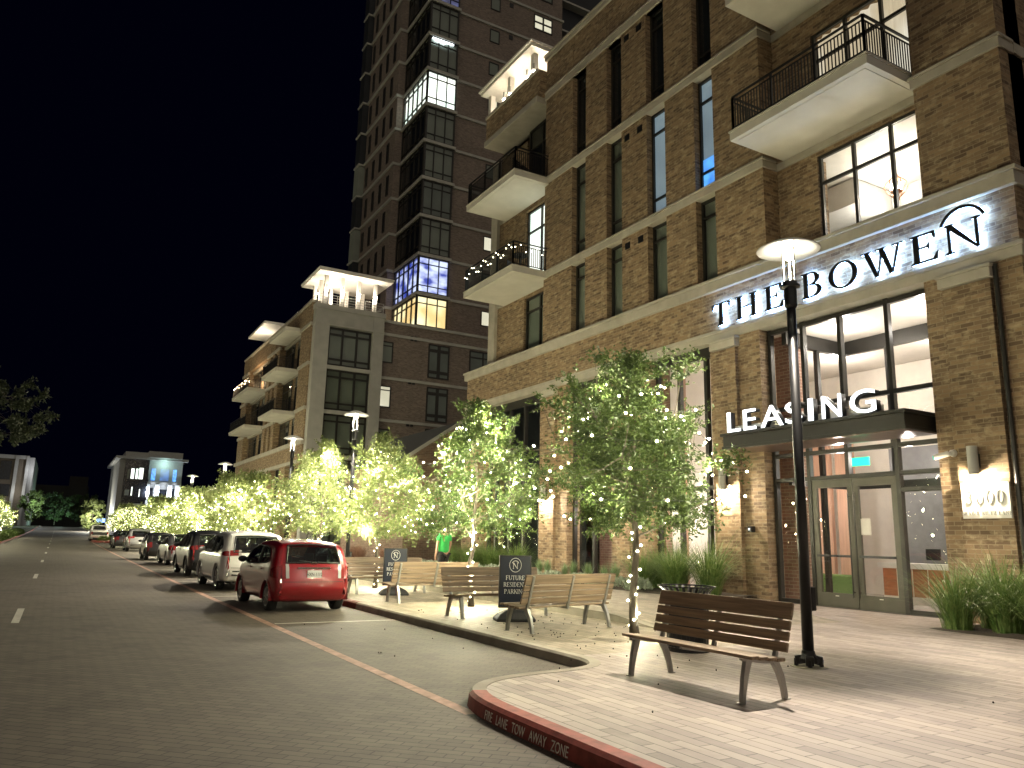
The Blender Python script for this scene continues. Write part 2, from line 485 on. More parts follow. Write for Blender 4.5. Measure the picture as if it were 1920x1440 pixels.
# outline of the bulb-out, from the straight kerb of the parking bay round the nose and back along the street
outl = [(6.12, 330.0), (6.12, 9.2), (6.10, 8.60), (5.95, 8.22), (5.6, 8.06), (4.9, 8.0), (4.45, 7.92), (4.12, 7.78), (3.88, 7.56), (3.72, 7.28), (3.64, 6.95), (3.60, 6.5), (3.58, 5.5), (3.56, 4.5), (3.56, 3.0), (3.56, 0.0), (3.56, -40.0)]
def inset(pts, d):
    out = []
    for i, p in enumerate(pts):
        a = Vector(pts[max(i - 1, 0)]); b = Vector(pts[min(i + 1, len(pts) - 1)])
        t = (b - a).normalized(); nrm_ = Vector((-t.y, t.x))     # left of travel = towards the pavement
        out.append((p[0] + nrm_.x * d, p[1] + nrm_.y * d))
    return out
def densify(pts, step=0.12):
    out = []
    for a, b in zip(pts[:-1], pts[1:]):
        L = math.hypot(b[0] - a[0], b[1] - a[1])
        k = max(1, min(60, int(L / step))) if L < 3 else max(1, int(L / 4))
        for i in range(k):
            out.append((a[0] + (b[0] - a[0]) * i / k, a[1] + (b[1] - a[1]) * i / k))
    out.append(pts[-1])
    return out
def smooth2(pts, it=3):
    for _ in range(it):
        q = [pts[0]]
        for i in range(1, len(pts) - 1):
            q.append(((pts[i - 1][0] + 2 * pts[i][0] + pts[i + 1][0]) / 4, (pts[i - 1][1] + 2 * pts[i][1] + pts[i + 1][1]) / 4))
        q.append(pts[-1]); pts = q
    return pts
KO = smooth2(densify(outl), 6)
KI = inset(KO, 0.17)
def kerb_mesh(sel, name, m, lift=0.0):
    mb = MB()
    idx = [i for i in range(len(KO)) if sel(KO[i])]
    runs = []
    for i in idx:
        if runs and runs[-1][-1] == i - 1: runs[-1].append(i)
        else: runs.append([i])
    for run in runs:
        for i, j in zip(run[:-1], run[1:]):
            o0, o1, i0, i1 = KO[i], KO[j], KI[i], KI[j]
            t0 = KZ + gz(o0[1]) + 0.004 + lift; t1 = KZ + gz(o1[1]) + 0.004 + lift
            ch = 0.03
            def lerp(p, q, t): return (p[0] + (q[0] - p[0]) * t, p[1] + (q[1] - p[1]) * t)
            c0, c1 = lerp(o0, i0, 0.18), lerp(o1, i1, 0.18)
            b0, b1 = lerp(o0, i0, -0.12 - lift * 8), lerp(o1, i1, -0.12 - lift * 8)
            mb.quad((*i0, t0), (*i1, t1), (*c1, t1), (*c0, t0))
            mb.quad((*c0, t0), (*c1, t1), (*lerp(o1, i1, -lift * 8), t1 - ch), (*lerp(o0, i0, -lift * 8), t0 - ch))
            mb.quad((*lerp(o0, i0, -lift * 8), t0 - ch), (*lerp(o1, i1, -lift * 8), t1 - ch), (*b1, gz(o1[1]) - 0.05), (*b0, gz(o0[1]) - 0.05))
    o = mb.build(name, m, smooth=False, fix=True)
    return tag(o, kind='structure')
kerb_mesh(lambda p: True, 'kerb', MAT['concrete'])
kerb_mesh(lambda p: p[0] < 3.80 and p[1] < 7.42, 'kerb_paint', M_red, 0.004)
kerb_mesh(lambda p: 15.6 < p[1] < 60, 'kerb_paint', mat('dark_red_paint', (0.16, 0.04, 0.03), 0.8, var=0.3, scale=8), 0.004)

# plank paved plaza (bulb-out and forecourt)
pl = MB()
ring = [(x, y) for x, y in KI if y < 8.85]
pl.poly([(6.289, 8.9, KZ)] + [(x, y, KZ) for x, y in ring] + [(60, -40, KZ), (60, 7.0, KZ), (17.6, 7.0, KZ), (17.6, 15.62, KZ), (14.2, 15.62, KZ), (14.2, 10.8, KZ), (9.42, 10.8, KZ), (9.42, 8.9, KZ)])
bm = bmesh.new()
me = bpy.data.meshes.new('plaza_pavement'); me.from_pydata(pl.v, [], pl.f); bm.from_mesh(me)
bmesh.ops.triangulate(bm, faces=bm.faces)
for f_ in bm.faces:
    if f_.normal.z < 0: f_.normal_flip()
bm.to_mesh(me); bm.free(); me.materials.append(M_plaza)
o = bpy.data.objects.new('plaza_pavement', me); COL.objects.link(o); tag(o, kind='structure')
# lower strip between the parking bay and the raised walk
strip('sidewalk', 6.29, 9.42, [8.9, 11, 15, 20, 25, 30, 35, 40, 50, 60, 70, 80, 90, 100, 120, 160, 200, 260, 330], KZ, M_walk)
def wz(y):
    t = min(1, max(0, (y - 10.8) / 1.9))
    return KZ + 0.15 * t * t * (3 - 2 * t) + gz(y)
wm = MB()
wy = [10.8, 11.1, 11.4, 11.8, 12.2, 12.7, 14, 16, 20, 25, 30, 35, 40, 50, 60, 80, 100, 140, 200, 330]
for a, b in zip(wy[:-1], wy[1:]):
    wm.quad((9.57, a, wz(a)), (14.2, a, wz(a)), (14.2, b, wz(b)), (9.57, b, wz(b)))
tag(wm.build('walkway', M_walk, fix=False), kind='structure')
km = MB()
for a, b in zip(wy[:-1], wy[1:]):
    ta, tb = wz(a) + 0.006, wz(b) + 0.006
    ba, bb = KZ + gz(a) - 0.05, KZ + gz(b) - 0.05
    km.quad((9.40, a, ta), (9.57, a, ta), (9.57, b, tb), (9.40, b, tb))
    km.quad((9.40, a, ba), (9.40, a, ta), (9.40, b, tb), (9.40, b, bb))
tag(km.build('walkway_kerb', MAT['concrete'], fix=False), kind='structure')
# planting beds along the facade
def bed(x0, x1, y0, y1, h=0.05):
    mb = MB(); rr = random.Random(3)
    nx, ny = 8, max(2, int((y1 - y0) / 0.5))
    g = [[(x0 + (x1 - x0) * i / nx, y0 + (y1 - y0) * j / ny, wz(min(y0 + (y1 - y0) * j / ny, 60)) + h + (rr.random() * 0.05 if 0 < i < nx and 0 < j < ny else -0.02)) for i in range(nx + 1)] for j in range(ny + 1)]
    for j in range(ny):
        for i in range(nx):
            mb.quad(g[j][i], g[j][i + 1], g[j + 1][i + 1], g[j + 1][i])
    tag(mb.build('planting_bed', MAT['soil'], fix=False, smooth=True), kind='structure')
bed(14.2, 16.98, 15.64, 34.2, 0.0)
bed(14.55, 16.98, 2.0, 9.62, 0.012)
bed(14.2, 17.4, 34.3, 64, 0.0)

# markings
def mark(name, x0, x1, y0, y1, m, dz=0.004):
    ys = [y0] + [y for y in YS if y0 < y < y1] + [y1]
    strip(name, x0, x1, ys, dz, m)
mark('road_marking', 3.53, 3.67, 6.9, 108, M_redline)
for y0 in (15.2, 45.0, 69.0, 93.0): pass
for y in (15.05, 21.9, 28.6, 37.2, 43.6, 50.5, 63.0):
    mark('road_marking', 3.70, 6.08, y, y + 0.10, M_wline)
for i in range(14):
    y = 2.2 + 14.3 * i
    mark('road_marking', -0.50, -0.38, y, y + 2.9, M_wline)

# ------------------------------------------------------------------ facade builders
def fx(X0): return lambda a, b, d: (X0 + d, a, b)      # wall facing the street (-x): a = y, b = z
def fy(Y0): return lambda a, b, d: (a, Y0 + d, b)      # wall facing the camera side (-y): a = x, b = z
def fbox(mb, f, a0, a1, b0, b1, d0, d1, mi=0):
    p0, p1 = f(a0, b0, d0), f(a1, b1, d1)
    mb.box(p0[0], p1[0], p0[1], p1[1], p0[2], p1[2], mi)

def window(parent, f, a0, a1, z0, z1, cols=(), rows=(), fw=0.07, pane='pane', blind='blind', bd=0.14, dep=0.09, name='window', mw=None, frame='bronze'):
    a0, a1 = min(a0, a1), max(a0, a1)
    mw = mw or fw
    mb = MB()
    fbox(mb, f, a0, a0 + fw, z0, z1, 0, dep); fbox(mb, f, a1 - fw, a1, z0, z1, 0, dep)
    fbox(mb, f, a0 + fw, a1 - fw, z1 - fw, z1, 0, dep); fbox(mb, f, a0 + fw, a1 - fw, z0, z0 + fw, 0, dep)
    for c in cols:
        x = a0 + (a1 - a0) * c
        fbox(mb, f, x - mw / 2, x + mw / 2, z0 + fw, z1 - fw, -0.004, dep)
    for r in rows:
        z = z0 + (z1 - z0) * r
        fbox(mb, f, a0 + fw, a1 - fw, z - mw / 2, z + mw / 2, 0.006, dep - 0.01)
    w = mb.build(name, MAT[frame], parent)
    q = MB(); q.quad(f(a0 + fw * 0.5, z0 + fw * 0.5, dep * 0.55), f(a1 - fw * 0.5, z0 + fw * 0.5, dep * 0.55), f(a1 - fw * 0.5, z1 - fw * 0.5, dep * 0.55), f(a0 + fw * 0.5, z1 - fw * 0.5, dep * 0.55))
    q.build('pane', MAT[pane], w, fix=False)
    if blind:
        b = MB(); b.quad(f(a0 + 0.01, z0 + 0.01, bd), f(a1 - 0.01, z0 + 0.01, bd), f(a1 - 0.01, z1 - 0.01, bd), f(a0 + 0.01, z1 - 0.01, bd))
        b.build('blind', MAT[blind], w, fix=False)
    return w

def railing(parent, x0, x1, y0, y1, z, h=1.07, sides='WSN', step=0.10):
    """balcony railing along the given open sides (W street side, S near, N far)"""
    mb = MB(); e = 0.07
    runs = []
    if 'W' in sides: runs.append(((x0 + e, y0 + e), (x0 + e, y1 - e)))
    if 'S' in sides: runs.append(((x0 + e, y0 + e), (x1, y0 + e)))
    if 'N' in sides: runs.append(((x0 + e, y1 - e), (x1, y1 - e)))
    for a, b in runs:
        L = math.hypot(b[0] - a[0], b[1] - a[1])
        mb.bar((*a, z + h), (*b, z + h), 0.06, 0.04)
        mb.bar((*a, z + h - 0.14), (*b, z + h - 0.14), 0.03, 0.03)
        mb.bar((*a, z + 0.10), (*b, z + 0.10), 0.035, 0.035)
        k = max(2, int(L / step))
        for i in range(k + 1):
            t = i / k
            p = (a[0] + (b[0] - a[0]) * t, a[1] + (b[1] - a[1]) * t)
            big = i % max(1, k // max(1, round(L / 1.5))) == 0
            mb.bar((*p, z + (0.0 if big else 0.10)), (*p, z + h - (0.02 if big else 0.14)), 0.055 if big else 0.024)
    return mb.build('railing', MAT['black'], parent)

def balcony(parent, x0, x1, y0, y1, z0, th=0.24, sides='WSN', m='plaster', rail=True):
    mb = MB()
    mb.box(x0, x1, y0, y1, z0, z0 + th)
    mb.box(x0 - 0.03, x1, y0 - 0.03, y1 + 0.03, z0 + th, z0 + th + 0.05)
    g = 0.16                                                   # drip groove round the soffit
    mb.box(x0 + g, x1, y0 + g, y1 - g, z0 - 0.012, z0 - 0.0005)
    s = mb.build('balcony', MAT[m], parent)
    if rail: railing(s, x0, x1, y0, y1, z0 + th + 0.05, sides=sides)
    return s

def part(name, m, parent, *boxes, bevel=0.0):
    mb = MB()
    for b in boxes: mb.box(*b)
    return mb.build(name, MAT[m] if isinstance(m, str) else m, parent, bevel=bevel)

# ------------------------------------------------------------------ the apartment building on the right
X0 = 17.0
AB = empty('apartment_building', (17, 20, 0), 0, 'tumbled brick apartment building with lobby entrance and cast stone bands, right of the street', 'building')
AB.location = (0, 0, 0)
w = MB()
PIERS = [(14.9, 16.87), (17.75, 19.2), (20.2, 21.67), (22.63, 24.05), (25.02, 27.15)]
w.box(17.0, 18.0, 8.1, 10.12, 9.42, 23.2)                        # corner pier
for a, b in PIERS: w.box(17.0, 18.0, a, b, 9.42, 23.2)
w.box(17.0, 17.4, 8.1, 34.2, 8.12, 9.40)                         # spandrel under the main ledge
w.box(17.03, 17.4, 8.12, 27.13, 21.3, 23.3)                      # parapet between piers
w.box(17.62, 18.0, 13.47, 14.9, 9.42, 21.3)                      # recessed wall beside the living room window
w.box(17.62, 18.0, 10.12, 13.47, 12.62, 13.0); w.box(17.62, 18.0, 10.12, 13.47, 16.5, 17.2); w.box(17.62, 18.0, 10.12, 14.9, 20.8, 21.3)
w.box(17.52, 17.9, 29.65, 32.2, 9.42, 20.6)                      # recessed end bay
for z0, z1 in ((12.62, 13.0), (16.9, 17.3)): w.box(17.52, 17.9, 27.15, 29.65, z0, z1)
w.box(16.62, 17.9, 27.16, 32.3, 21.5, 22.75)                     # roof terrace parapet over the end bay
w.box(17.4, 40, 8.1, 8.5, 0.0, 23.2)                             # flank wall
w.box(17.6, 40, 33.8, 34.18, 0.0, 9.3); w.box(17.9, 40, 32.4, 32.8, 9.42, 22.7)
w.box(24.0, 40, 8.5, 33.8, 0.0, 23.0)
# ground floor piers
GP = [(8.1, 10.27), (15.3, 17.3), (20.2, 22.32), (25.2, 27.2), (32.2, 34.2)]
for a, b in GP: w.box(17.0, 17.62, a, b, 0.0, 7.80)
w.build('wall', MAT['brick'], AB)
# pilasters of rusticated brick blocks on the piers
for a, b in ((8.73, 9.79), (16.14, 17.07), (21.2, 22.15), (25.98, 27.05), (33.1, 34.05)):
    pw = MB(); z = 0.0
    while z < 7.4:
        h = 0.60 if z > 0.1 else 0.66
        z1 = min(z + h, 7.47)
        pw.box(16.88, 17.05, a, b, z, z1 - 0.025)
        z = z1
    pw.box(16.905, 17.05, a + 0.02, b - 0.02, 0, 7.4)
    pw.build('pilaster', MAT['brick'], AB)
    part('pilaster_cap', 'stone', AB, (16.80, 17.05, a - 0.06, b + 0.06, 7.47, 7.70), (16.77, 17.05, a - 0.09, b + 0.09, 7.70, 7.775), bevel=0.012)
def band(*boxes): return part('stone_band', 'stone', AB, *boxes, bevel=0.008)
band((16.86, 17.5, 8.0, 34.3, 9.40, 9.70), (16.80, 17.5, 7.94, 34.36, 9.70, 9.79), (17.5, 40, 7.98, 8.095, 9.41, 9.78))      # main ledge
band((16.94, 17.55, 8.04, 34.26, 7.80, 8.02), (16.90, 17.5, 8.0, 34.3, 8.02, 8.125), (17.55, 40, 8.0, 8.095, 7.81, 8.11))   # lintel course
for z0, z1 in ((12.74, 13.04), (17.12, 17.42), (21.30, 21.66)):
    band((16.93, 17.55, 14.84, 27.21, z0, z1 - 0.07), (16.89, 17.5, 14.80, 27.25, z1 - 0.07, z1), (17.55, 18.02, 10.0, 15.0, z0 + 0.01, z1 - 0.08))
    band((16.93, 17.55, 8.04, 10.16, z0, z1 - 0.07), (16.89, 17.5, 8.0, 10.20, z1 - 0.07, z1), (17.55, 40, 8.02, 8.095, z0 + 0.01, z1 - 0.02))
    band((17.45, 17.95, 27.26, 32.3, z0 + 0.01, z1 - 0.06))
band((16.93, 17.5, 8.0, 27.25, 23.3, 23.5), (16.88, 17.5, 7.95, 27.3, 23.5, 23.58))    # coping
band((16.55, 17.95, 27.28, 32.36, 21.2, 21.5), (16.57, 17.95, 27.31, 32.34, 22.75, 22.9))
part('end_pilaster', 'stone', AB, (17.36, 18.0, 32.2, 32.82, 9.79, 20.6))
rf = MB(); rf.box(17.4, 40, 8.5, 32.8, 22.6, 22.9); rf.box(17.4, 24, 8.5, 33.8, 9.0, 9.25); rf.box(17.92, 24, 8.5, 32.4, 12.8, 12.95); rf.box(17.92, 24, 8.5, 32.4, 17.15, 17.3)
rf.build('roof', MAT['stone_grey'], AB)
# column windows, three storeys
WC = [(16.87, 17.75), (19.2, 20.2), (21.67, 22.63), (24.05, 25.02)]
for i, (a, b) in enumerate(WC):
    f = fx(17.24)
    bl2 = 'blind'
    window(AB, f, a, b, 9.80, 12.74, (), (0.80,), 0.085, 'pane', bl2)
    if i == 0:
        wn = window(AB, f, a, b, 13.05, 17.12, (), (0.17, 0.80), 0.085, 'pane', 'blind_blue')
        q = MB(); q.box(17.30, 17.345, a + 0.09, b - 0.09, 13.12, 14.25); q.build('lit_gap', MAT['screen_blue'], wn)
    elif i == 1:
        window(AB, f, a, b, 13.05, 17.12, (), (0.17, 0.80), 0.085, 'pane', 'blind_blue')
    else:
        window(AB, f, a, b, 13.05, 17.12, (), (0.17, 0.80), 0.085, 'pane', 'blind')
    window(AB, f, a, b, 17.43, 21.30, (), (0.17, 0.82), 0.085, 'pane', 'blind_dark')
# end bay
window(AB, fx(17.62), 27.2, 29.62, 9.80, 12.6, (0.5,), (0.76,), 0.09, 'pane', 'blind')
window(AB, fx(17.62), 27.2, 29.62, 13.05, 16.88, (0.5,), (0.72,), 0.09, 'pane', 'balcony_lit' if 'balcony_lit' in MAT else 'lit_cool')
window(AB, fx(17.62), 27.2, 29.62, 17.45, 21.1, (0.5,), (0.72,), 0.09, 'pane', 'blind_dark')
balcony(AB, 15.25, 17.45, 26.86, 31.45, 17.08)
bB = balcony(AB, 15.25, 17.45, 26.86, 31.45, 12.72)
bC = balcony(AB, 15.38, 17.6, 10.22, 14.62, 12.98)
balcony(AB, 15.38, 17.6, 10.22, 14.62, 17.35)
# upper windows of the entrance bay
window(AB, fx(17.66), 10.12, 13.45, 13.3, 16.5, (0.333, 0.667), (0.72,), 0.09, 'pane', None)
window(AB, fx(17.66), 10.12, 13.45, 9.80, 12.62, (0.333, 0.667), (0.70,), 0.09, 'pane_clear', None)
window(AB, fx(17.66), 10.12, 13.45, 17.6, 20.8, (0.333, 0.667), (0.72,), 0.09, 'pane', 'blind_dark')
# wall vents
for z in (12.25, 16.6, 20.85):
    for y in (20.45, 21.2): part('vent', 'black', AB, (16.97, 17.06, y, y + 0.26, z, z + 0.24))
# dark tube standing in for the shaded return of the entrance pilaster
dp = MB(); dp.tube([(16.95, 8.63, 0.1), (16.95, 8.63, 7.75)], 0.05, 8); dp.build('return_shade', MAT['bronze'], AB)

# living room behind the first floor window
rm = MB()
rm.quad((17.75, 9.0, 12.55), (22.0, 9.0, 12.55), (22.0, 15.5, 12.55), (17.75, 15.5, 12.55))
rm.quad((22.0, 9.0, 9.3), (22.0, 15.5, 9.3), (22.0, 15.5, 12.55), (22.0, 9.0, 12.55))
rm.quad((17.75, 9.0, 9.3), (22.0, 9.0, 9.3), (22.0, 9.0, 12.55), (17.75, 9.0, 12.55))
rm.quad((17.75, 15.5, 9.3), (22.0, 15.5, 9.3), (22.0, 15.5, 12.55), (17.75, 15.5, 12.55))
rm.box(19.4, 22.0, 13.6, 15.5, 11.7, 12.5); rm.box(21.2, 22.0, 9.0, 15.5, 11.9, 12.53)
rm.build('living_room_wall', MAT['white'], AB)
pp = MB(); pp.quad((20.6, 13.2, 9.3), (20.6, 15.4, 9.3), (20.6, 15.4, 11.6), (20.6, 13.2, 11.6)); pp.build('wallpaper', mat('speckled_wallpaper', (0.45, 0.44, 0.43), 0.8, var=0.35, scale=18), AB)
point_light('room_light', (20.2, 13.2, 11.3), 90, (1.0, 0.96, 0.88), 0.15)
point_light('room_light', (20.2, 10.6, 11.6), 90, (1.0, 0.96, 0.88), 0.12)
# room behind the second floor balcony: pale curtains
cu = MB()
n_ = 60
for i in range(n_):
    y0 = 10.15 + 3.3 * i / n_; y1 = 10.15 + 3.3 * (i + 1) / n_
    x0 = 17.95 + 0.05 * math.sin(i * 1.1); x1 = 17.95 + 0.05 * math.sin((i + 1) * 1.1)
    cu.quad((x0, y0, 13.2), (x1, y1, 13.2), (x1, y1, 16.6), (x0, y0, 16.6))
cu.build('curtain', emit_var('lit_curtain', (0.42, 0.33, 0.22), (0.62, 0.55, 0.45), 1.0, 0.7), AB, smooth=True)

# roof terrace pavilion over the end bay
pv = MB()
pv.box(16.6, 20.6, 27.9, 33.0, 24.45, 24.62)
pv.box(16.5, 20.7, 27.8, 33.1, 24.62, 24.72)
PVR = pv.build('pavilion_roof', MAT['white'], AB)
for y in (28.35, 30.6, 32.6):
    for x in (17.0, 19.9): part('pavilion_column', 'white', AB, (x, x + 0.26, y, y + 0.26, 22.9, 24.45))
def column_lamp(parent, x, y, z, r=0.06):
    c = MB().lathe([(r, 0.0), (r, 0.34)], 10, (x, y, z + 0.12)).build('column_light', MAT['stone_grey'], parent)
    MB().lathe([(r * 0.8, 0), (r * 1.25, 0.05), (r * 0.8, 0.1)], 10, (x, y, z)).build('glow', MAT['lamp_glow'], c)
for (x, y) in ((16.92, 28.2), (16.92, 28.8), (16.92, 30.45), (16.92, 31.05)): column_lamp(AB, x, y, 23.3)
for (x, y) in ((17.6, 28.5), (17.6, 30.8), (19.4, 29.6)):
    point_light('pavilion_light', (x, y, 23.4), 60, (1.0, 0.84, 0.64), 0.08)
# ------------------------------------------------------------------ entrance front, lobby, shop windows
fE = fx(17.30)
def frame_bars(name, parent, f, vs, hs, a0, a1, b0, b1, w=0.11, d=0.14, m='bronze'):
    mb = MB()
    for v in vs: fbox(mb, f, v - w / 2, v + w / 2, b0, b1, 0, d)
    for (h, p, q) in hs: fbox(mb, f, p, q, h - w / 2, h + w / 2, 0.008, d - 0.008)
    return mb.build(name, MAT[m], parent)
EV = [10.33, 11.5, 12.88, 14.07, 15.25]
ew = frame_bars('entrance_frame', AB, fE, [10.36, 11.5, 14.07, 15.22], [(7.70, 10.3, 15.28), (4.10, 10.3, 15.28), (3.42, 10.3, 15.28), (5.42, 10.3, 15.28), (0.20, 10.3, 11.5), (0.20, 14.07, 15.28), (3.02, 10.3, 11.5)], 10.3, 15.28, 0.14, 7.78)
mb = MB(); fbox(mb, fE, 12.825, 12.935, 4.1, 7.75, 0, 0.14); fbox(mb, fE, 12.825, 12.935, 3.42, 4.1, 0, 0.14); mb.build('mullion', MAT['bronze'], ew)
q = MB()
for a, b in ((10.36, 11.5), (11.5, 12.88), (12.88, 14.07), (14.07, 15.22)):
    q.quad((17.37, a, 3.42), (17.37, b, 3.42), (17.37, b, 7.7), (17.37, a, 7.7))
for a, b in ((10.36, 11.5), (14.07, 15.22)):
    q.quad((17.37, a, 0.2), (17.37, b, 0.2), (17.37, b, 3.42), (17.37, a, 3.42))
q.build('pane', MAT['pane_clear'], ew, fix=False)
for (a, b, hs) in ((11.56, 12.77, 12.70), (12.79, 14.01, 12.87)):
    d = MB()
    fbox(d, fE, a, a + 0.15, KZ + 0.01, 3.36, 0.02, 0.09); fbox(d, fE, b - 0.15, b, KZ + 0.01, 3.36, 0.02, 0.09)
    fbox(d, fE, a + 0.15, b - 0.15, 3.16, 3.36, 0.02, 0.09); fbox(d, fE, a + 0.15, b - 0.15, KZ + 0.01, 0.50, 0.02, 0.09)
    D = d.build('door', MAT['door_metal'], AB)
    MB().quad((17.36, a + 0.14, 0.49), (17.36, b - 0.14, 0.49), (17.36, b - 0.14, 3.17), (17.36, a + 0.14, 3.17)).build('pane', MAT['pane_clear'], D, fix=False)
    hm = MB(); hm.tube([(17.24, hs, 0.42), (17.24, hs, 3.0)], 0.018, 8)
    for z in (0.55, 2.9): hm.bar((17.24, hs, z), (17.33, hs, z), 0.02)
    hm.build('handle', MAT['bronze'], D)
    pb = MB(); pb.bar((17.27, a + 0.12, 1.42), (17.27, b - 0.12, 1.42), 0.04, 0.06); pb.build('push_bar', MAT['black'], D)
    part('door_plate', 'white', D, (17.312, 17.32, (a + b) / 2 - 0.05, (a + b) / 2 + 0.05, 0.42, 0.44))
part('threshold', 'bronze', AB, (17.25, 17.45, 10.3, 15.28, KZ - 0.02, KZ + 0.012))
# lobby room
M_tile = mat('lobby_tile', (0.52, 0.48, 0.43), 0.25, var=0.1, scale=1.0)
M_panel = mat('pink_oak_panel', (0.42, 0.24, 0.16), 0.5, var=0.2, scale=2, stretch=(8, 8, 0.6))
M_desk = mat('orange_oak', (0.36, 0.13, 0.05), 0.45, var=0.25, scale=3, stretch=(1, 1, 6))
M_grey = mat('grey_wall', (0.16, 0.155, 0.155), 0.7, var=0.1)
M_hedge = mat('clipped_hedge', (0.10, 0.17, 0.045), 0.9, var=0.5, scale=30, bump=1.0, bscale=40)
lm = MB()
lm.quad((17.4, 8.6, KZ + 0.006), (24, 8.6, KZ + 0.006), (24, 20.0, KZ + 0.006), (17.4, 20.0, KZ + 0.006)); lm.build('lobby_floor', M_tile, AB, fix=False)
lm = MB(); lm.quad((17.42, 8.6, 7.74), (24, 8.6, 7.74), (24, 20.0, 7.74), (17.42, 20.0, 7.74)); lm.build('lobby_ceiling', MAT['cream'], AB, fix=False)
lm = MB()
lm.quad((23.9, 8.6, 0.1), (23.9, 20.0, 0.1), (23.9, 20.0, 7.73), (23.9, 8.6, 7.73))
lm.quad((17.45, 8.62, 0.1), (23.9, 8.62, 0.1), (23.9, 8.62, 7.73), (17.45, 8.62, 7.73))
lm.quad((17.65, 19.9, 0.1), (23.9, 19.9, 0.1), (23.9, 19.9, 7.73), (17.65, 19.9, 7.73)); lm.build('lobby_wall', MAT['cream'], AB, fix=False)
part('inner_pier', 'brick_in', AB, (17.95, 18.7, 15.05, 15.75, KZ, 7.73))
# glazed inner vestibule: dark posts and a deep beam
vb = MB()
for (x, y) in ((20.0, 14.78), (20.0, 13.3), (20.0, 11.7), (18.8, 14.78)): vb.box(x, x + 0.13, y, y + 0.13, KZ, 7.32)
vb.box(19.98, 20.15, 9.0, 14.95, 7.32, 7.73); vb.box(17.5, 19.98, 14.77, 14.93, 7.33, 7.73)
vb.box(20.01, 20.12, 9.0, 14.77, 3.3, 3.5); vb.box(17.5, 20.0, 14.79, 14.91, 3.3, 3.5)
vb.build('vestibule_frame', MAT['bronze'], AB)
for i, y in enumerate((15.9, 16.75, 17.9, 18.8)):
    part('wood_panel', M_panel, AB, (21.6, 21.75, y, y + 0.62, KZ, 5.4))
part('grey_panel', M_grey, AB, (21.6, 21.7, 12.3, 14.6, 1.2, 4.6))
ds = part('reception_desk', M_desk, AB, (20.5, 21.1, 11.9, 14.3, 0.35, 1.10))
part('desk_top', 'white', AB, (20.42, 21.2, 11.8, 14.4, 1.10, 1.25)); part('desk_plinth', 'cream', AB, (20.48, 21.1, 11.9, 14.3, KZ, 0.35))
for y in (12.2, 12.65, 13.1, 13.55): part('desk_trim', 'cream', AB, (20.485, 20.5, y + 0.3, y + 0.32, 0.36, 1.09))
part('desk_screen', 'black', AB, (20.7, 20.74, 12.7, 13.1, 1.35, 1.65))
for (x, y) in ((20.8, 15.5), (20.8, 16.5), (19.0, 16.0)):
    part('hedge_planter', M_hedge, AB, (x, x + 0.45, y, y + 0.95, KZ, 0.82), bevel=0.05)
for (x, y) in ((18.47, 11.64), (18.5, 13.29), (20.6, 10.6), (20.6, 11.8), (21.8, 9.8), (21.8, 11.2), (22.6, 12.6), (20.4, 13.2)):
    dl = MB(); dl.lathe([(0.10, 0), (0.10, 0.02)], 14, (x, y, 7.715)); dl.build('downlight', MAT['lamp_glow'], AB)
for (x, y, z, p) in ((18.5, 11.2, 7.3, 85), (18.5, 13.6, 7.3, 85), (21.4, 12.6, 7.0, 110), (21.4, 16.0, 7.0, 110), (20.8, 12.4, 3.9, 75), (18.6, 12.0, 4.0, 60), (20.4, 15.4, 3.6, 90)):
    point_light('lobby_light', (x, y, z), p, (1.0, 0.92, 0.84), 0.10)
# green exit sign under the vestibule beam
ex = MB(); ex.box(18.3, 18.34, 12.95, 13.5, 3.78, 4.0)
tag(ex.build('exit_sign', emit('exit_green', (0.02, 0.85, 0.45), 1.3)), 'small green glowing exit sign inside the lobby over the glass doors', 'exit sign')

# shop windows left of the entrance
def shop(y0, y1, mull, inner, lit):
    f = fx(17.28)
    mb = MB()
    for y in [y0 + 0.06, y1 - 0.06] + mull: fbox(mb, f, y - 0.065, y + 0.065, 0.16, 7.78, 0, 0.15)
    for z in (0.24, 3.35, 7.66): fbox(mb, f, y0, y1, z - 0.07, z + 0.07, 0.01, 0.14)
    fbox(mb, f, y0, y1, 7.45, 7.79, -0.02, 0.16)
    wn = mb.build('shop_window', MAT['bronze'], AB)
    MB().quad((17.36, y0, 0.2), (17.36, y1, 0.2), (17.36, y1, 7.7), (17.36, y0, 7.7)).build('pane', MAT['pane_clear'] if lit else MAT['pane'], wn, fix=False)
shop(17.3, 20.2, [17.82, 19.06], None, True)
shop(22.32, 25.2, [22.63, 23.83], None, True)
shop(27.2, 32.2, [27.68, 29.0, 30.23, 31.47], None, False)
rm = MB()
rm.quad((19.6, 20.1, 0.1), (19.6, 26.6, 0.1), (19.6, 26.6, 7.7), (19.6, 20.1, 7.7)); rm.quad((17.62, 20.1, 7.7), (19.6, 20.1, 7.7), (19.6, 26.6, 7.7), (17.62, 26.6, 7.7))
rm.quad((17.62, 20.1, 0.16), (19.6, 20.1, 0.16), (19.6, 26.6, 0.16), (17.62, 26.6, 0.16))
rm.build('shop_wall', MAT['brick_in'], AB, fix=False)
part('shop_curtain', M_panel, AB, (17.6, 17.7, 17.35, 17.75, 0.2, 7.6)); part('shop_curtain', M_panel, AB, (17.62, 17.72, 19.2, 19.5, 0.2, 7.6))
rm = MB(); rm.quad((19.0, 26.7, 0.1), (19.0, 33.7, 0.1), (19.0, 33.7, 7.7), (19.0, 26.7, 7.7)); rm.quad((17.62, 26.7, 7.7), (19.0, 26.7, 7.7), (19.0, 33.7, 7.7), (17.62, 33.7, 7.7))
rm.build('dark_room_wall', MAT['blind_dark'], AB, fix=False)
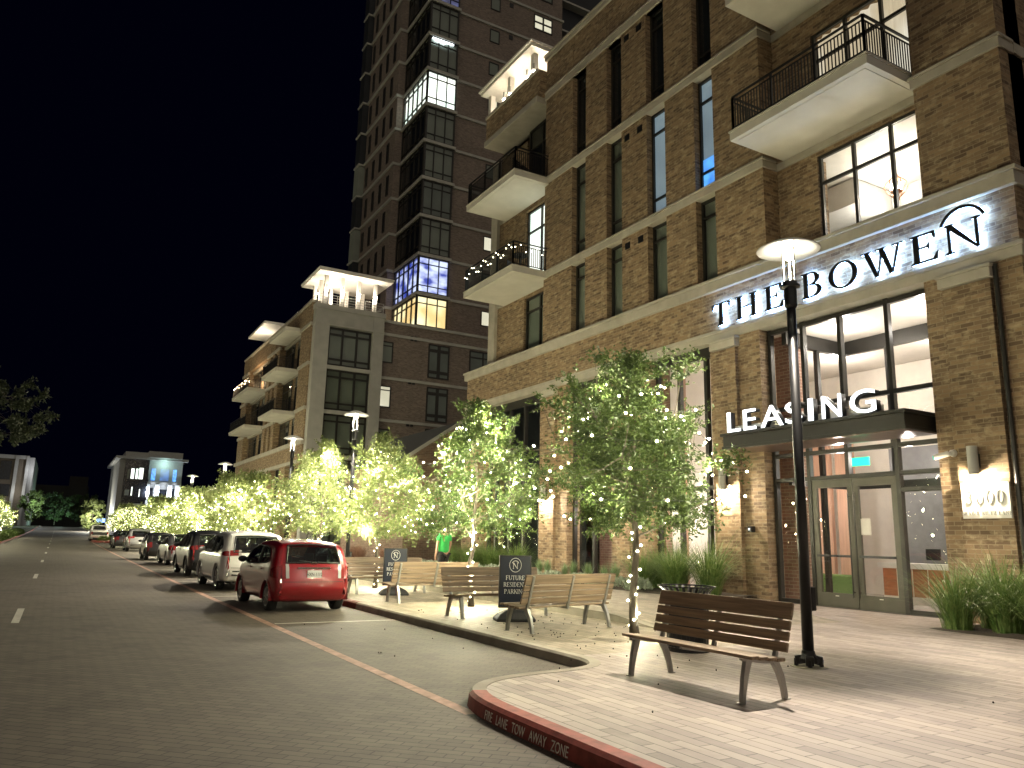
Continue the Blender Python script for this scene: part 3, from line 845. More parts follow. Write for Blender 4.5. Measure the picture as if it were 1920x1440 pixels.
for y in (17.9, 18.9, 22.9, 24.4):
    point_light('shop_light', (18.5, y, 2.7), 60, (1.0, 0.90, 0.82), 0.1)
hg = MB(); hg.lathe([(0.02, 0), (0.02, 1.1)], 8, (18.2, 28.6, 6.2)); hg.build('pendant_tube', MAT['white_glow'], AB)

# entrance canopy
cn = MB()
cn.box(15.98, 17.30, 10.36, 15.85, 4.33, 4.62)
cn.box(15.92, 17.30, 10.30, 15.91, 4.62, 4.70); cn.box(15.95, 17.30, 10.33, 15.88, 4.25, 4.33)
cnp = cn.build('canopy', MAT['bronze'], AB, bevel=0.01)
M_soff = mat('brushed_soffit', (0.30, 0.22, 0.19), 0.28, 0.85, var=0.25, scale=2, stretch=(1, 9, 1), bump=0.05, bscale=8)
part('soffit', M_soff, cnp, (16.02, 17.28, 10.40, 15.81, 4.235, 4.249))

# ------------------------------------------------------------------ lettering
def text_mesh(body, size, depth, align='LEFT'):
    cu_ = bpy.data.curves.new('t', 'FONT'); cu_.body = body; cu_.size = size; cu_.extrude = depth / 2; cu_.align_x = align
    cu_.resolution_u = 3
    ob = bpy.data.objects.new('t', cu_); COL.objects.link(ob)
    dg = bpy.context.evaluated_depsgraph_get()
    me = bpy.data.meshes.new_from_object(ob.evaluated_get(dg))
    bpy.data.objects.remove(ob); bpy.data.curves.remove(cu_)
    return me

def serif(ch):
    """outline pieces of a capital, cap height 1: list of (kind, data); returns (pieces, width)"""
    S, T = 0.15, 0.05
    P = []
    def bar(x0, x1, y0, y1): P.append([(x0, y0), (x1, y0), (x1, y1), (x0, y1)])
    def para(x0, y0, x1, y1, wd): P.append([(x0, y0), (x0 + wd, y0), (x1 + wd, y1), (x1, y1)])
    def stem(x, wd=S, y0=0.0, y1=1.0, sf=0.09, top=True, bot=True):
        bar(x, x + wd, y0, y1)
        if bot: P.append([(x - sf, 0), (x + wd + sf, 0), (x + wd + sf, 0.03), (x + wd, 0.075), (x, 0.075), (x - sf, 0.03)])
        if top: P.append([(x - sf, 1), (x - sf, 0.97), (x, 0.925), (x + wd, 0.925), (x + wd + sf, 0.97), (x + wd + sf, 1)])
    def arc(cx, cy_, rx, ry, a0, a1, thick=S, thin=T, n=22):
        for i in range(n):
            q = []
            for a in (a0 + (a1 - a0) * i / n, a0 + (a1 - a0) * (i + 1) / n):
                wd = thin + (thick - thin) * abs(math.cos(R(a))) ** 1.4
                c, s = math.cos(R(a)), math.sin(R(a))
                q.append(((cx + rx * c, cy_ + ry * s), (cx + (rx - wd) * c, cy_ + (ry - min(wd, thin * 1.3 + 0.3 * (wd - thin))) * s)))
            P.append([q[0][0], q[1][0], q[1][1], q[0][1]])
    def ear(x, y, sx, sy): P.append([(x, y), (x, y - sy * 0.2), (x - sx * 0.035, y - sy * 0.2), (x - sx * 0.11, y)])
    w = 0.8
    if ch == 'T':
        w = 0.86; bar(0, w, 0.945, 1.0); stem(0.355, top=False)
        P.append([(0, 0.945), (0, 0.76), (0.03, 0.76), (0.10, 0.945)]); P.append([(w, 0.945), (w - 0.10, 0.945), (w - 0.03, 0.76), (w, 0.76)])
    elif ch in 'HN':
        if ch == 'H': w = 0.98; stem(0.10); stem(w - 0.10 - S); bar(0.25, w - 0.25, 0.47, 0.525)
        else:
            w = 1.0; stem(0.11, T + 0.02); stem(w - 0.18, T + 0.02, bot=False); P.append([(0.02, 1.0), (0.23, 1.0), (w - 0.11, 0.0), (w - 0.17, -0.02)])
    elif ch in 'EFL':
        w = 0.76; stem(0.09, sf=0.09)
        if ch != 'L':
            bar(0.24, 0.70, 0.945, 1.0); P.append([(0.70, 1.0), (0.60, 0.945), (0.67, 0.76), (0.70, 0.76)])
            bar(0.24, 0.52, 0.495, 0.545); P.append([(0.52, 0.64), (0.455, 0.52), (0.52, 0.40)])
        if ch != 'F':
            bar(0.24, 0.72, 0.0, 0.055); P.append([(0.76, 0.26), (0.73, 0.26), (0.62, 0.055), (0.72, 0.0)])
    elif ch in 'BPRD':
        w = 0.78; stem(0.09)
        if ch == 'D':
            w = 0.92; arc(0.34, 0.5, 0.52, 0.5, -90, 90); bar(0.24, 0.345, 0.945, 1.0); bar(0.24, 0.345, 0, 0.055)
        else:
            arc(0.36, 0.745, 0.32 if ch == 'B' else 0.36, 0.255, -90, 90); bar(0.24, 0.365, 0.945, 1.0); bar(0.24, 0.365, 0.49, 0.545)
            if ch == 'B': arc(0.37, 0.265, 0.38, 0.265, -90, 90); bar(0.24, 0.375, 0, 0.055)
            if ch == 'R': w = 0.86; P.append([(0.36, 0.50), (0.53, 0.50), (0.86, 0.03), (0.86, 0.0), (0.70, 0.0)])
    elif ch in 'O0':
        w = 1.0 if ch == 'O' else 0.72; arc(w / 2, 0.5, w / 2 - 0.02, 0.52, 0, 360, n=44)
    elif ch in 'CG':
        w = 0.92; arc(0.48, 0.5, 0.46, 0.52, 42, 318, n=36)
        P.append([(0.86, 0.97), (0.83, 0.97), (0.76, 0.86), (0.84, 0.72), (0.86, 0.72)])
        if ch == 'G': stem(0.70, y1=0.42, top=False, bot=False); bar(0.62, 0.92, 0.40, 0.45)
        else: P.append([(0.86, 0.26), (0.80, 0.12), (0.85, 0.16)])
    elif ch == 'W':
        w = 1.30
        for (x0, x1, wd) in ((0.10, 0.42, S), (0.66, 0.42 + 0.06, T), (0.56, 0.86, S), (1.14, 0.92, T)): P.append([(x0, 1), (x0 + wd, 1), (x1 + wd * 0.8, 0), (x1, 0)])
        for x in (0.0, 0.47, 0.98): bar(x, x + 0.32, 0.965, 1.0)
    elif ch == 'U':
        w = 0.92; stem(0.09, y0=0.36, bot=False); stem(0.76, T + 0.01, y0=0.36, bot=False); arc(0.455, 0.38, 0.365, 0.40, 180, 360)
    elif ch == 'I': w = 0.36; stem(0.105)
    elif ch == 'A':
        w = 0.96; para(0.10, 0, 0.44, 1, T); P.append([(0.40, 1), (0.52, 1), (0.88, 0), (0.70, 0)]); bar(0.24, 0.70, 0.32, 0.37); bar(0.0, 0.26, 0, 0.035); bar(0.60, 0.98, 0, 0.035)
    elif ch == 'K':
        w = 0.9; stem(0.09); P.append([(0.24, 0.42), (0.24, 0.49), (0.72, 1.0), (0.80, 1.0)]); P.append([(0.36, 0.56), (0.50, 0.66), (0.92, 0.0), (0.72, 0.0)]); bar(0.62, 0.92, 0.965, 1)
    elif ch == 'Z':
        w = 0.8; bar(0.05, 0.75, 0.945, 1); bar(0.03, 0.77, 0, 0.055); P.append([(0.03, 0.05), (0.20, 0.05), (0.75, 0.95), (0.58, 0.95)]); P.append([(0.05, 0.95), (0.05, 0.78), (0.09, 0.78), (0.14, 0.95)]); P.append([(0.77, 0.05), (0.68, 0.05), (0.73, 0.24), (0.77, 0.24)])
    elif ch == 'S':
        w = 0.66; arc(0.33, 0.75, 0.25, 0.265, 40, 240, 0.12); arc(0.33, 0.26, 0.29, 0.275, -140, 60, 0.12); P.append([(0.12, 0.66), (0.22, 0.70), (0.58, 0.38), (0.46, 0.34)]); P.append([(0.57, 0.98), (0.54, 0.98), (0.47, 0.86), (0.57, 0.76)]); P.append([(0.05, 0.02), (0.08, 0.02), (0.15, 0.14), (0.05, 0.26)])
    elif ch == '3':
        w = 0.66; arc(0.30, 0.76, 0.27, 0.25, -80, 150, 0.11, 0.04); arc(0.30, 0.26, 0.32, 0.28, -150, 88, 0.12, 0.04)
    else: w = 0.4
    return P, w

def glyph_mb(ch, f, a0, h, b0, d0, d1, sx=1.0, mb=None, step=0.0006):
    """f(a, b, d); glyph drawn from a0 rightwards as seen by the reader"""
    P, wd = serif(ch)
    mb = mb or MB()
    for k, pc in enumerate(P):
        e = step * (k % 4)
        mb.prism([(a0 + x * h * sx, b0 + y * h) for x, y in pc], d0 - e, d1, f)
    return mb, wd * h * sx

def serif_line(s, f, centre, h, b0, d0, d1, mb, track=0.08, sx=1.0):
    tot = sum((serif(c)[1] if c != ' ' else 0.45) * h * sx + track * h for c in s) - track * h
    a = centre - tot / 2
    for c in s:
        if c == ' ': a += 0.45 * h * sx + track * h; continue
        _, wd = glyph_mb(c, f, a, h, b0, d0, d1, sx, mb)
        a += wd + track * h
    return tot

# the name on the spandrel: black cut letters standing off the brick with a white-blue glow behind
SIGN = empty('building_sign', (16.9, 12.9, 8.2), 0, 'black serif letters THE BOWEN glowing blue-white from behind on the brick band', 'sign')
def fsign(a, b, d): return (d - 16.9, -a - 12.9, b - 8.2)       # reader's right is -y
for ch, y0, y1, z0, hh in (('T', 16.99, 16.25, 8.22, .70), ('H', 16.02, 15.18, 8.22, .70), ('E', 14.90, 14.24, 8.22, .70), ('B', 13.60, 12.94, 8.22, .70), ('O', 12.74, 11.86, 8.22, .70), ('W', 11.76, 10.60, 8.22, .70), ('E', 10.43, 9.76, 8.22, .70), ('N', 9.62, 8.74, 8.22, .70)):
    wd = serif(ch)[1] * hh
    g, _ = glyph_mb(ch, fsign, -y0, hh, z0, 16.815, 16.875, (y0 - y1) / wd)
    L_ = g.build('letter', MAT['black'], SIGN)
    g, _ = glyph_mb(ch, fsign, -y0, hh, z0, 16.880, 16.895, (y0 - y1) / wd)
    g.build('backlight', MAT['halo'], L_)
ar = MB(); ag = MB(); na = 20
for i in range(na):
    pts = []
    for a in (R(22 + 136 * i / na), R(22 + 136 * (i + 1) / na)):
        pts.append((-9.17 + 0.555 * math.cos(a), 8.73 + 0.555 * math.sin(a)))
        pts.append((-9.17 + 0.49 * math.cos(a), 8.73 + 0.49 * math.sin(a)))
    qd = [pts[0], pts[2], pts[3], pts[1]]
    ar.prism(qd, 16.815, 16.875, fsign); ag.prism(qd, 16.880, 16.895, fsign)
L_ = ar.build('arc_emblem', MAT['black'], SIGN); ag.build('backlight', MAT['halo'], L_)

# LEASING on the canopy edge: white-faced channel letters
LS = empty('leasing_sign', (16.0, 13.4, 4.70), 0, 'white glowing letters LEASING standing along the canopy edge over the doors', 'sign')
M_face = emit('letter_face', (0.93, 0.97, 1.0), 1.7)
for ch, y0, y1 in (('L', 15.70, 15.22), ('E', 15.10, 14.66), ('A', 14.48, 13.74), ('S', 13.66, 13.14), ('I', 12.94, 12.80), ('N', 12.53, 11.98), ('G', 11.74, 11.06)):
    me_ = text_mesh(ch, 0.78, 0.03)
    co = [v.co.copy() for v in me_.vertices]
    xa, xb = min(c.x for c in co), max(c.x for c in co); ya, yb = min(c.y for c in co), max(c.y for c in co)
    def conv(me_, d0):
        for v, c in zip(me_.vertices, co):
            v.co = (d0 - (c.z) , -( -y0 + (c.x - xa) / (xb - xa) * (y0 - y1)) - 13.4, (c.y - ya) / (yb - ya) * 0.56 + 0.03)
    me2 = me_.copy(); conv(me_, 0.02)
    for v, c in zip(me2.vertices, co):
        v.co = (0.12 + (c.z / 0.015) * 0.085, -(-y0 + (c.x - xa) / (xb - xa) * (y0 - y1)) - 13.4, (c.y - ya) / (yb - ya) * 0.56 + 0.03)
    for nm_, m_, mm in (('letter', me2, MAT['black']), ('letter_face', me_, M_face)):
        bm = bmesh.new(); bm.from_mesh(m_); bmesh.ops.recalc_face_normals(bm, faces=bm.faces); bm.to_mesh(m_); bm.free()
        m_.materials.clear(); m_.materials.append(mm)
        for p_ in m_.polygons: p_.material_index = 0
        ob = bpy.data.objects.new(nm_, m_); COL.objects.link(ob)
        if nm_ == 'letter': ob.parent = LS; lo = ob
        else: ob.parent = lo
part('letter_rail', 'plaster', LS, (0.26, 0.30, -2.35, 2.35, 0.0, 0.22))
for y in (12.2, 13.5, 14.9):
    point_light('sign_glow', (15.75, y, 5.0), 5, (0.9, 0.95, 1.0), 0.2)

# wall lamps on the pilasters
def sconce(y, label):
    s = empty('wall_lamp', (16.88, y, 3.2), 0, label, 'wall lamp', 'cylinder wall lamps by the entrance')
    g = MB(); g.lathe([(0.105, 0.0), (0.105, 0.62), (0.0, 0.63)], 20, (-0.17, 0, 0)); g.build('shade', MAT['stone_grey'], s, smooth=False)
    part('wall_plate', 'bronze', s, (-0.07, 0.0, -0.06, 0.06, 0.16, 0.46))
    g = MB(); g.lathe([(0.0, 0.0), (0.088, 0.002), (0.088, 0.012)], 18, (-0.17, 0, -0.004)); g.build('glow', MAT['lamp_glow'], s)
    point_light('sconce_light', (-0.17, 0, -0.05), SCONCE_W, (1.0, 0.85, 0.62), 0.05, s)
sconce(9.36, 'grey cylinder wall lamp above the white 3000 address plaque')
sconce(16.66, 'grey cylinder wall lamp on the brick pier left of the doors')
sconce(21.68, 'grey cylinder wall lamp on the pier behind the crown of the nearest oak')
sconce(26.5, 'grey cylinder wall lamp half hidden behind the second lit tree')

# address plaque
PL = empty('address_plaque', (16.87, 9.25, 2.3), 0, 'white plaque reading 3000 GRACIE KILTZ LANE under the right wall lamp', 'address plaque')
part('plate', 'white', PL, (-0.05, 0.005, -0.51, 0.49, 0.0, 0.74), bevel=0.006)
def fpl(a, b, d): return (-d, -a - 0.0, b)
M_num = mat('brushed_silver', (0.22, 0.22, 0.22), 0.4, 0.6, var=0.05)
for ch_, a_ in (('3', -0.395), ('0', -0.175), ('0', 0.03), ('0', 0.235)):
    g, _ = glyph_mb(ch_, fpl, a_, 0.27, 0.31, 0.050, 0.064, 0.86); g.build('numeral', M_num, PL)
g = MB(); serif_line('GRACIE KILTZ LANE', fpl, 0.01, 0.078, 0.07, 0.050, 0.060, g, 0.14, 0.86); g.build('street_name', MAT['steel'], PL)

# camera, entry keypad
SCM = empty('security_camera', (16.9, 9.86, 3.72), 0, 'white bullet security camera on the brick pier right of the doors', 'security camera')
g = MB(); g.tube([(-0.02, 0.0, 0.0), (-0.10, 0.0, 0.0)], [0.085, 0.07], 14); g.build('mount', MAT['white'], SCM)
g = MB(); g.tube([(-0.09, 0.0, 0.0), (-0.14, 0.06, -0.02)], 0.035, 10); g.build('arm', MAT['white'], SCM)
g = MB(); g.tube([(-0.13, 0.04, -0.01), (-0.26, 0.30, -0.09)], 0.062, 14); g.build('housing', MAT['white'], SCM, smooth=False)
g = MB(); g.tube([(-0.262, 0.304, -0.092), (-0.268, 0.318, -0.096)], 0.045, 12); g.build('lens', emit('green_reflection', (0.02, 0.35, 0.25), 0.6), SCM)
KP = part('entry_keypad', 'black', None, (16.83, 16.99, 15.72, 15.86, 2.0, 2.16), bevel=0.01)
tag(KP, 'small black entry keypad on the pier left of the doors', 'keypad')
part('screen', 'white_glow', KP, (16.822, 16.829, 15.79, 15.82, 2.06, 2.1))
# paper notice on the right door
NT = part('paper_notice', 'white', None, (17.345, 17.35, 12.35, 12.62, 1.95, 2.35)); tag(NT, 'pale paper notice taped inside the right glass door', 'notice')

# things on the two end balconies
def balcony_chair(x, y, z, label):
    c = empty('balcony_chair', (x, y, z), 0.4, label, 'chair')
    for k in range(5): part('slat', 'black', c, (-0.28, 0.28, 0.26 , 0.285, 0.40 + k * 0.11, 0.48 + k * 0.11))
    part('seat', 'black', c, (-0.28, 0.28, -0.28, 0.28, 0.38, 0.42))
    for sx in (-0.26, 0.24):
        for sy in (-0.26, 0.26): part('leg', 'black', c, (sx, sx + 0.03, sy - 0.015, sy + 0.015, 0.0, 0.38 if sy < 0 else 0.95))
balcony_chair(15.95, 27.5, 17.37, 'dark slatted chair on the upper end balcony')
tb = empty('balcony_table', (16.0, 27.5, 13.01), 0, 'small round table with a leafy pot on the lower end balcony', 'table')
MB().lathe([(0.36, 0.72), (0.36, 0.75), (0.0, 0.752)], 18).build('tabletop', MAT['black'], tb); MB().lathe([(0.2, 0.0), (0.03, 0.03), (0.03, 0.72)], 12).build('pedestal', MAT['black'], tb)
balcony_chair(16.4, 28.6, 13.01, 'dark slatted chair on the lower end balcony beside the round table')
rb_ = random.Random(5)
gp = []
for i in range(20):
    t = i / 19; gp.append((15.27, 27.0 + 4.4 * t, 13.80 + 0.20 * math.sin(i * 1.3)))
for i in range(8): gp.append((15.4 + 1.9 * i / 7, 26.90, 13.82 + 0.16 * math.sin(i * 2.0)))
bg_ = empty('railing_lights', (0, 0, 0), 0, 'small warm bulbs strung along the lower end balcony railing', 'string lights')
def oct_bulb(p, r, parent, m):
    o_ = bpy.data.objects.new('bulb', OCT); COL.objects.link(o_); o_.location = p; o_.parent = parent
OCT = bpy.data.meshes.new('bulb'); _b = bmesh.new(); bmesh.ops.create_icosphere(_b, subdivisions=1, radius=0.024); _b.to_mesh(OCT); _b.free(); OCT.materials.append(MAT['bulb'])
for p_ in gp: oct_bulb(p_, 0.035, bg_, 'bulb')
g = MB(); g.tube(gp[:20], 0.006, 4); g.build('wire', MAT['wire'], bg_)

# chandelier in the living room
CH = empty('chandelier', (19.0, 12.03, 11.05), 0, 'ornate copper lantern chandelier glowing in the bright first floor room', 'chandelier')
CH.scale = (0.9, 0.9, 0.9)
g = MB(); g.tube([(0, 0, 0.95), (0, 0, 1.62)], 0.012, 6); g.lathe([(0.09, 1.60), (0.12, 1.64)], 14); M_cop = mat('copper', (0.55, 0.24, 0.12), 0.3, 0.9, var=0.1)
g.build('chain', M_cop, CH)
for k in range(6):
    a = 2 * PI * k / 6; c, s = math.cos(a), math.sin(a)
    g = MB(); g.tube([(0.03 * c, 0.03 * s, 0.95), (0.08 * c, 0.08 * s, 0.80), (0.28 * c, 0.28 * s, 0.62), (0.33 * c, 0.33 * s, 0.45), (0.22 * c, 0.22 * s, 0.25), (0.07 * c, 0.07 * s, 0.08), (0.05 * c, 0.05 * s, 0.0)], 0.014, 6); g.build('arm', M_cop, CH)
for k in range(4):
    a = 2 * PI * k / 4 + 0.5; c, s = math.cos(a) * 0.13, math.sin(a) * 0.13
    g = MB(); g.lathe([(0.02, 0.33), (0.02, 0.42), (0.05, 0.46), (0.05, 0.55), (0.0, 0.6)], 8, (c, s, 0)); g.build('candle_bulb', MAT['lamp_glow'], CH)
g = MB(); g.lathe([(0.05, 0), (0.09, 0.03), (0.05, 0.06)], 12); g.lathe([(0.17, 0.30), (0.17, 0.325)], 14); g.build('finial', M_cop, CH)
point_light('chandelier_light', (19.0, 12.03, 11.5), 60, (1.0, 0.88, 0.70), 0.05)

# kerb lettering
def kerb_text(words):
    y = 6.62
    par = empty('kerb_lettering', (3.56, 5.8, 0.0), 0, 'pale stencilled words FIRE LANE TOW AWAY ZONE on the red kerb face', 'kerb lettering')
    for wd in words:
        me_ = text_mesh(wd, 0.105, 0.002)
        W_ = max(v.co.x for v in me_.vertices)
        sc_ = 0.86
        for v in me_.vertices:
            yy = y - v.co.x * sc_
            # find kerb outline at this y
            xk = None
            for p_, q_ in zip(KO[:-1], KO[1:]):
                if (p_[1] - yy) * (q_[1] - yy) <= 0 and p_[0] < 3.9 and abs(p_[1] - q_[1]) > 1e-6:
                    t = (yy - p_[1]) / (q_[1] - p_[1]); xk = p_[0] + (q_[0] - p_[0]) * t; break
            xk = xk if xk is not None else 3.58
            v.co = (xk - 0.0155 - (0.02 * (0.115 - (0.015 + v.co.y)) / 0.115) - 0.005 + v.co.z - 3.56, yy - 5.8, 0.018 + v.co.y * 1.08)
        me_.materials.clear(); me_.materials.append(M_chalk)
        ob = bpy.data.objects.new('word', me_); COL.objects.link(ob); ob.parent = par
        y -= W_ * sc_ + 0.075
kerb_text(['FIRE', 'LANE', 'TOW', 'AWAY', 'ZONE'])
# ------------------------------------------------------------------ street lamps
LAMPCOL = (1.0, 0.90, 0.74)
def make_lamp(x, y, z, label, watts=LAMP_W):
    s = empty('street_lamp', (x, y, z), 0, label, 'street lamp', 'disc topped street lamps along the pavement')
    g = MB(); g.tube([(0, 0, 0.10), (0, 0, 4.75)], [0.072, 0.062], 18); g.build('pole', MAT['black'], s, smooth=True)
    g = MB()
    for k in range(4):
        a = PI / 4 + k * PI / 2; c, d = math.cos(a), math.sin(a)
        g.bar((0.03 * c, 0.03 * d, 0.10), (0.16 * c, 0.16 * d, 0.075), 0.10, 0.11); g.bar((0.15 * c, 0.15 * d, 0.0), (0.15 * c, 0.15 * d, 0.10), 0.045)
    g.lathe([(0.13, 0.05), (0.13, 0.10), (0.085, 0.16), (0.08, 0.2)], 16)
    g.build('base', MAT['black'], s, bevel=0.012)
    g = MB(); g.lathe([(0.23, -0.002), (0.23, 0.006), (0.0, 0.007)], 24); g.build('footing_ring', MAT['concrete'], s)
    g = MB(); g.lathe([(0.062, 4.72), (0.085, 4.76), (0.085, 5.0), (0.135, 5.02), (0.135, 5.05), (0.10, 5.06), (0.10, 5.10), (0.0, 5.11)], 20); g.build('collar', MAT['black'], s)
    g = MB(); g.box(0.06, 0.14, -0.055, 0.055, 0.68, 0.98); g.build('outlet_box', MAT['black'], s, bevel=0.015)
    for k in range(3):
        a = k * 2 * PI / 3 + 0.6
        MB().tube([(0.085 * math.cos(a), 0.085 * math.sin(a), 5.08), (0.085 * math.cos(a), 0.085 * math.sin(a), 5.60)], 0.011, 6).build('rod', MAT['steel'], s)
    hat = MB(); hat.lathe([(0.06, 5.60), (0.18, 5.625), (0.30, 5.62), (0.425, 5.565), (0.432, 5.575), (0.30, 5.645), (0.16, 5.70), (0.0, 5.72)], 32)
    hat.build('lamp_shade', MAT['hat'], s, smooth=True)
    g = MB(); g.lathe([(0.0, 5.42), (0.045, 5.44), (0.06, 5.50), (0.05, 5.58), (0.0, 5.60)], 12); g.build('bulb', MAT['lamp_glow'], s, smooth=True)
    point_light('street_light', (0, 0, 5.40), watts * 0.94, LAMPCOL, 0.05, s, spot=166)
    point_light('shade_light', (0, 0, 5.38), watts * 0.012, LAMPCOL, 0.05, s)
    return s
def _hat():
    m = bpy.data.materials.new('translucent_shade'); m.use_nodes = True
    n = m.node_tree.nodes; l = m.node_tree.links; p = n['Principled BSDF']
    p.inputs['Base Color'].default_value = (0.6, 0.6, 0.58, 1); p.inputs['Roughness'].default_value = 0.25
    t = n.new('ShaderNodeBsdfTranslucent'); t.inputs[0].default_value = (0.6, 0.6, 0.58, 1)
    mx = n.new('ShaderNodeMixShader'); mx.inputs[0].default_value = 0.5
    l.new(p.outputs[0], mx.inputs[1]); l.new(t.outputs[0], mx.inputs[2]); l.new(mx.outputs[0], n['Material Output'].inputs['Surface'])
    return m
MAT['hat'] = _hat()
def wzz(y): return KZ + gz(y)
make_lamp(8.45, 7.02, KZ, 'tall black street lamp standing on the plaza beside the dark bench, nearest of all')
make_lamp(8.45, 25.5, wzz(25.5), 'black street lamp rising between the third and fourth lit trees before the white tower')
make_lamp(8.45, 33.8, wzz(33.8), 'slim street lamp in front of the brick corner of the middle block')
make_lamp(8.45, 49.8, wzz(49.8), 'far street lamp shining above the crowns at the far end of the middle block')
make_lamp(8.45, 63.2, wzz(63.2), 'tiny street lamp over the far trees left of the middle block')

# ------------------------------------------------------------------ benches
def make_bench(label, group='slatted timber benches on the pavement'):
    """local frame: sits along x, faces -y, origin under the middle of the seat"""
    s = empty('bench', (0, 0, 0), 0, label, 'bench', group)
    L = 0.99
    for k in range(4):                                         # seat boards
        y0 = -0.30 + k * 0.118
        z = 0.452 - 0.012 * k
        b = MB(); b.box(-L, L, y0, y0 + 0.108, z - 0.032, z); b.build('seat_slat', MAT['wood'], s, bevel=0.006)
    hz = [(0.175, 0.455, 0.105), (0.205, 0.565, 0.095), (0.232, 0.667, 0.095), (0.262, 0.768, 0.20)]
    for y, z, h in [(0.172, 0.470, 0.09), (0.198, 0.572, 0.09), (0.226, 0.674, 0.09), (0.256, 0.776, 0.165)]:
        t = 0.27; c, sn = math.cos(t), math.sin(t)
        b = MB()
        p = [(y, z), (y + h * sn, z + h * c), (y + h * sn + 0.03 * c, z + h * c - 0.03 * sn), (y + 0.03 * c, z - 0.03 * sn)]
        b.prism(p, -L, L, lambda a, q, d: (d, a, q)); b.build('back_slat', MAT['wood'], s, bevel=0.006)
    for x in (-0.84, 0.0, 0.84):                               # back supports and seat bearers
        g = MB()
        g.prism([(0.16, 0.40), (0.195, 0.40), (0.335, 0.90), (0.315, 0.92)], x - 0.022, x + 0.022, lambda a, q, d: (d, a, q))
        g.prism([(-0.29, 0.415), (-0.29, 0.395), (0.0, 0.355), (0.19, 0.345), (0.195, 0.40)], x - 0.02, x + 0.02, lambda a, q, d: (d, a, q))
        g.build('bracket', MAT['steel'], s)
    for x in (-0.84, 0.84):
        for sy in (-1, 1):
            g = MB()
            if sy < 0: prof = [(-0.20, 0.40, 0.040), (-0.245, 0.25, 0.032), (-0.275, 0.10, 0.024), (-0.285, 0.0, 0.020)]
            else: prof = [(0.16, 0.38, 0.045), (0.235, 0.25, 0.034), (0.285, 0.10, 0.025), (0.30, 0.0, 0.020)]
            for a, b in zip(prof[:-1], prof[1:]):
                g.add([(x - 0.026, a[0] - a[2], a[1]), (x + 0.026, a[0] - a[2], a[1]), (x + 0.026, a[0] + a[2], a[1]), (x - 0.026, a[0] + a[2], a[1]),
                       (x - 0.024, b[0] - b[2], b[1]), (x + 0.024, b[0] - b[2], b[1]), (x + 0.024, b[0] + b[2], b[1]), (x - 0.024, b[0] + b[2], b[1])],
                      [(0, 1, 5, 4), (1, 2, 6, 5), (2, 3, 7, 6), (3, 0, 4, 7), (0, 3, 2, 1), (4, 5, 6, 7)])
            g.box(x - 0.03, x + 0.03, prof[-1][0] - 0.03 + 0.02 * sy, prof[-1][0] + 0.03 + 0.02 * sy, 0.0, 0.012)
            g.build('leg', MAT['steel'], s)
    return s
B0 = make_bench('dark slatted timber bench in the foreground, its back to the lamp post')
B0.location = (6.14, 6.50, KZ); B0.rotation_euler = (0, 0, R(-90))
def bench(x, y, rz, label, z=None):
    c = copy_tree(B0); c.location = (x, y, KZ + gz(y) if z is None else z); c.rotation_euler = (0, 0, R(rz)); c['label'] = label; c.scale = (1.17, 1, 1)
    return c
bench(7.74, 11.66, 180 + 14, 'timber bench seen from behind, in front of the FUTURE RESIDENT PARKING sign')
bench(7.80, 13.98, 4, 'timber bench facing the camera, left of the nearer dark sign')
bench(7.92, 17.55, 180 + 6, 'timber bench seen from behind, its top board honey coloured, right of the second sign')
bench(7.95, 20.45, 3, 'timber bench facing the camera directly right of the red car')

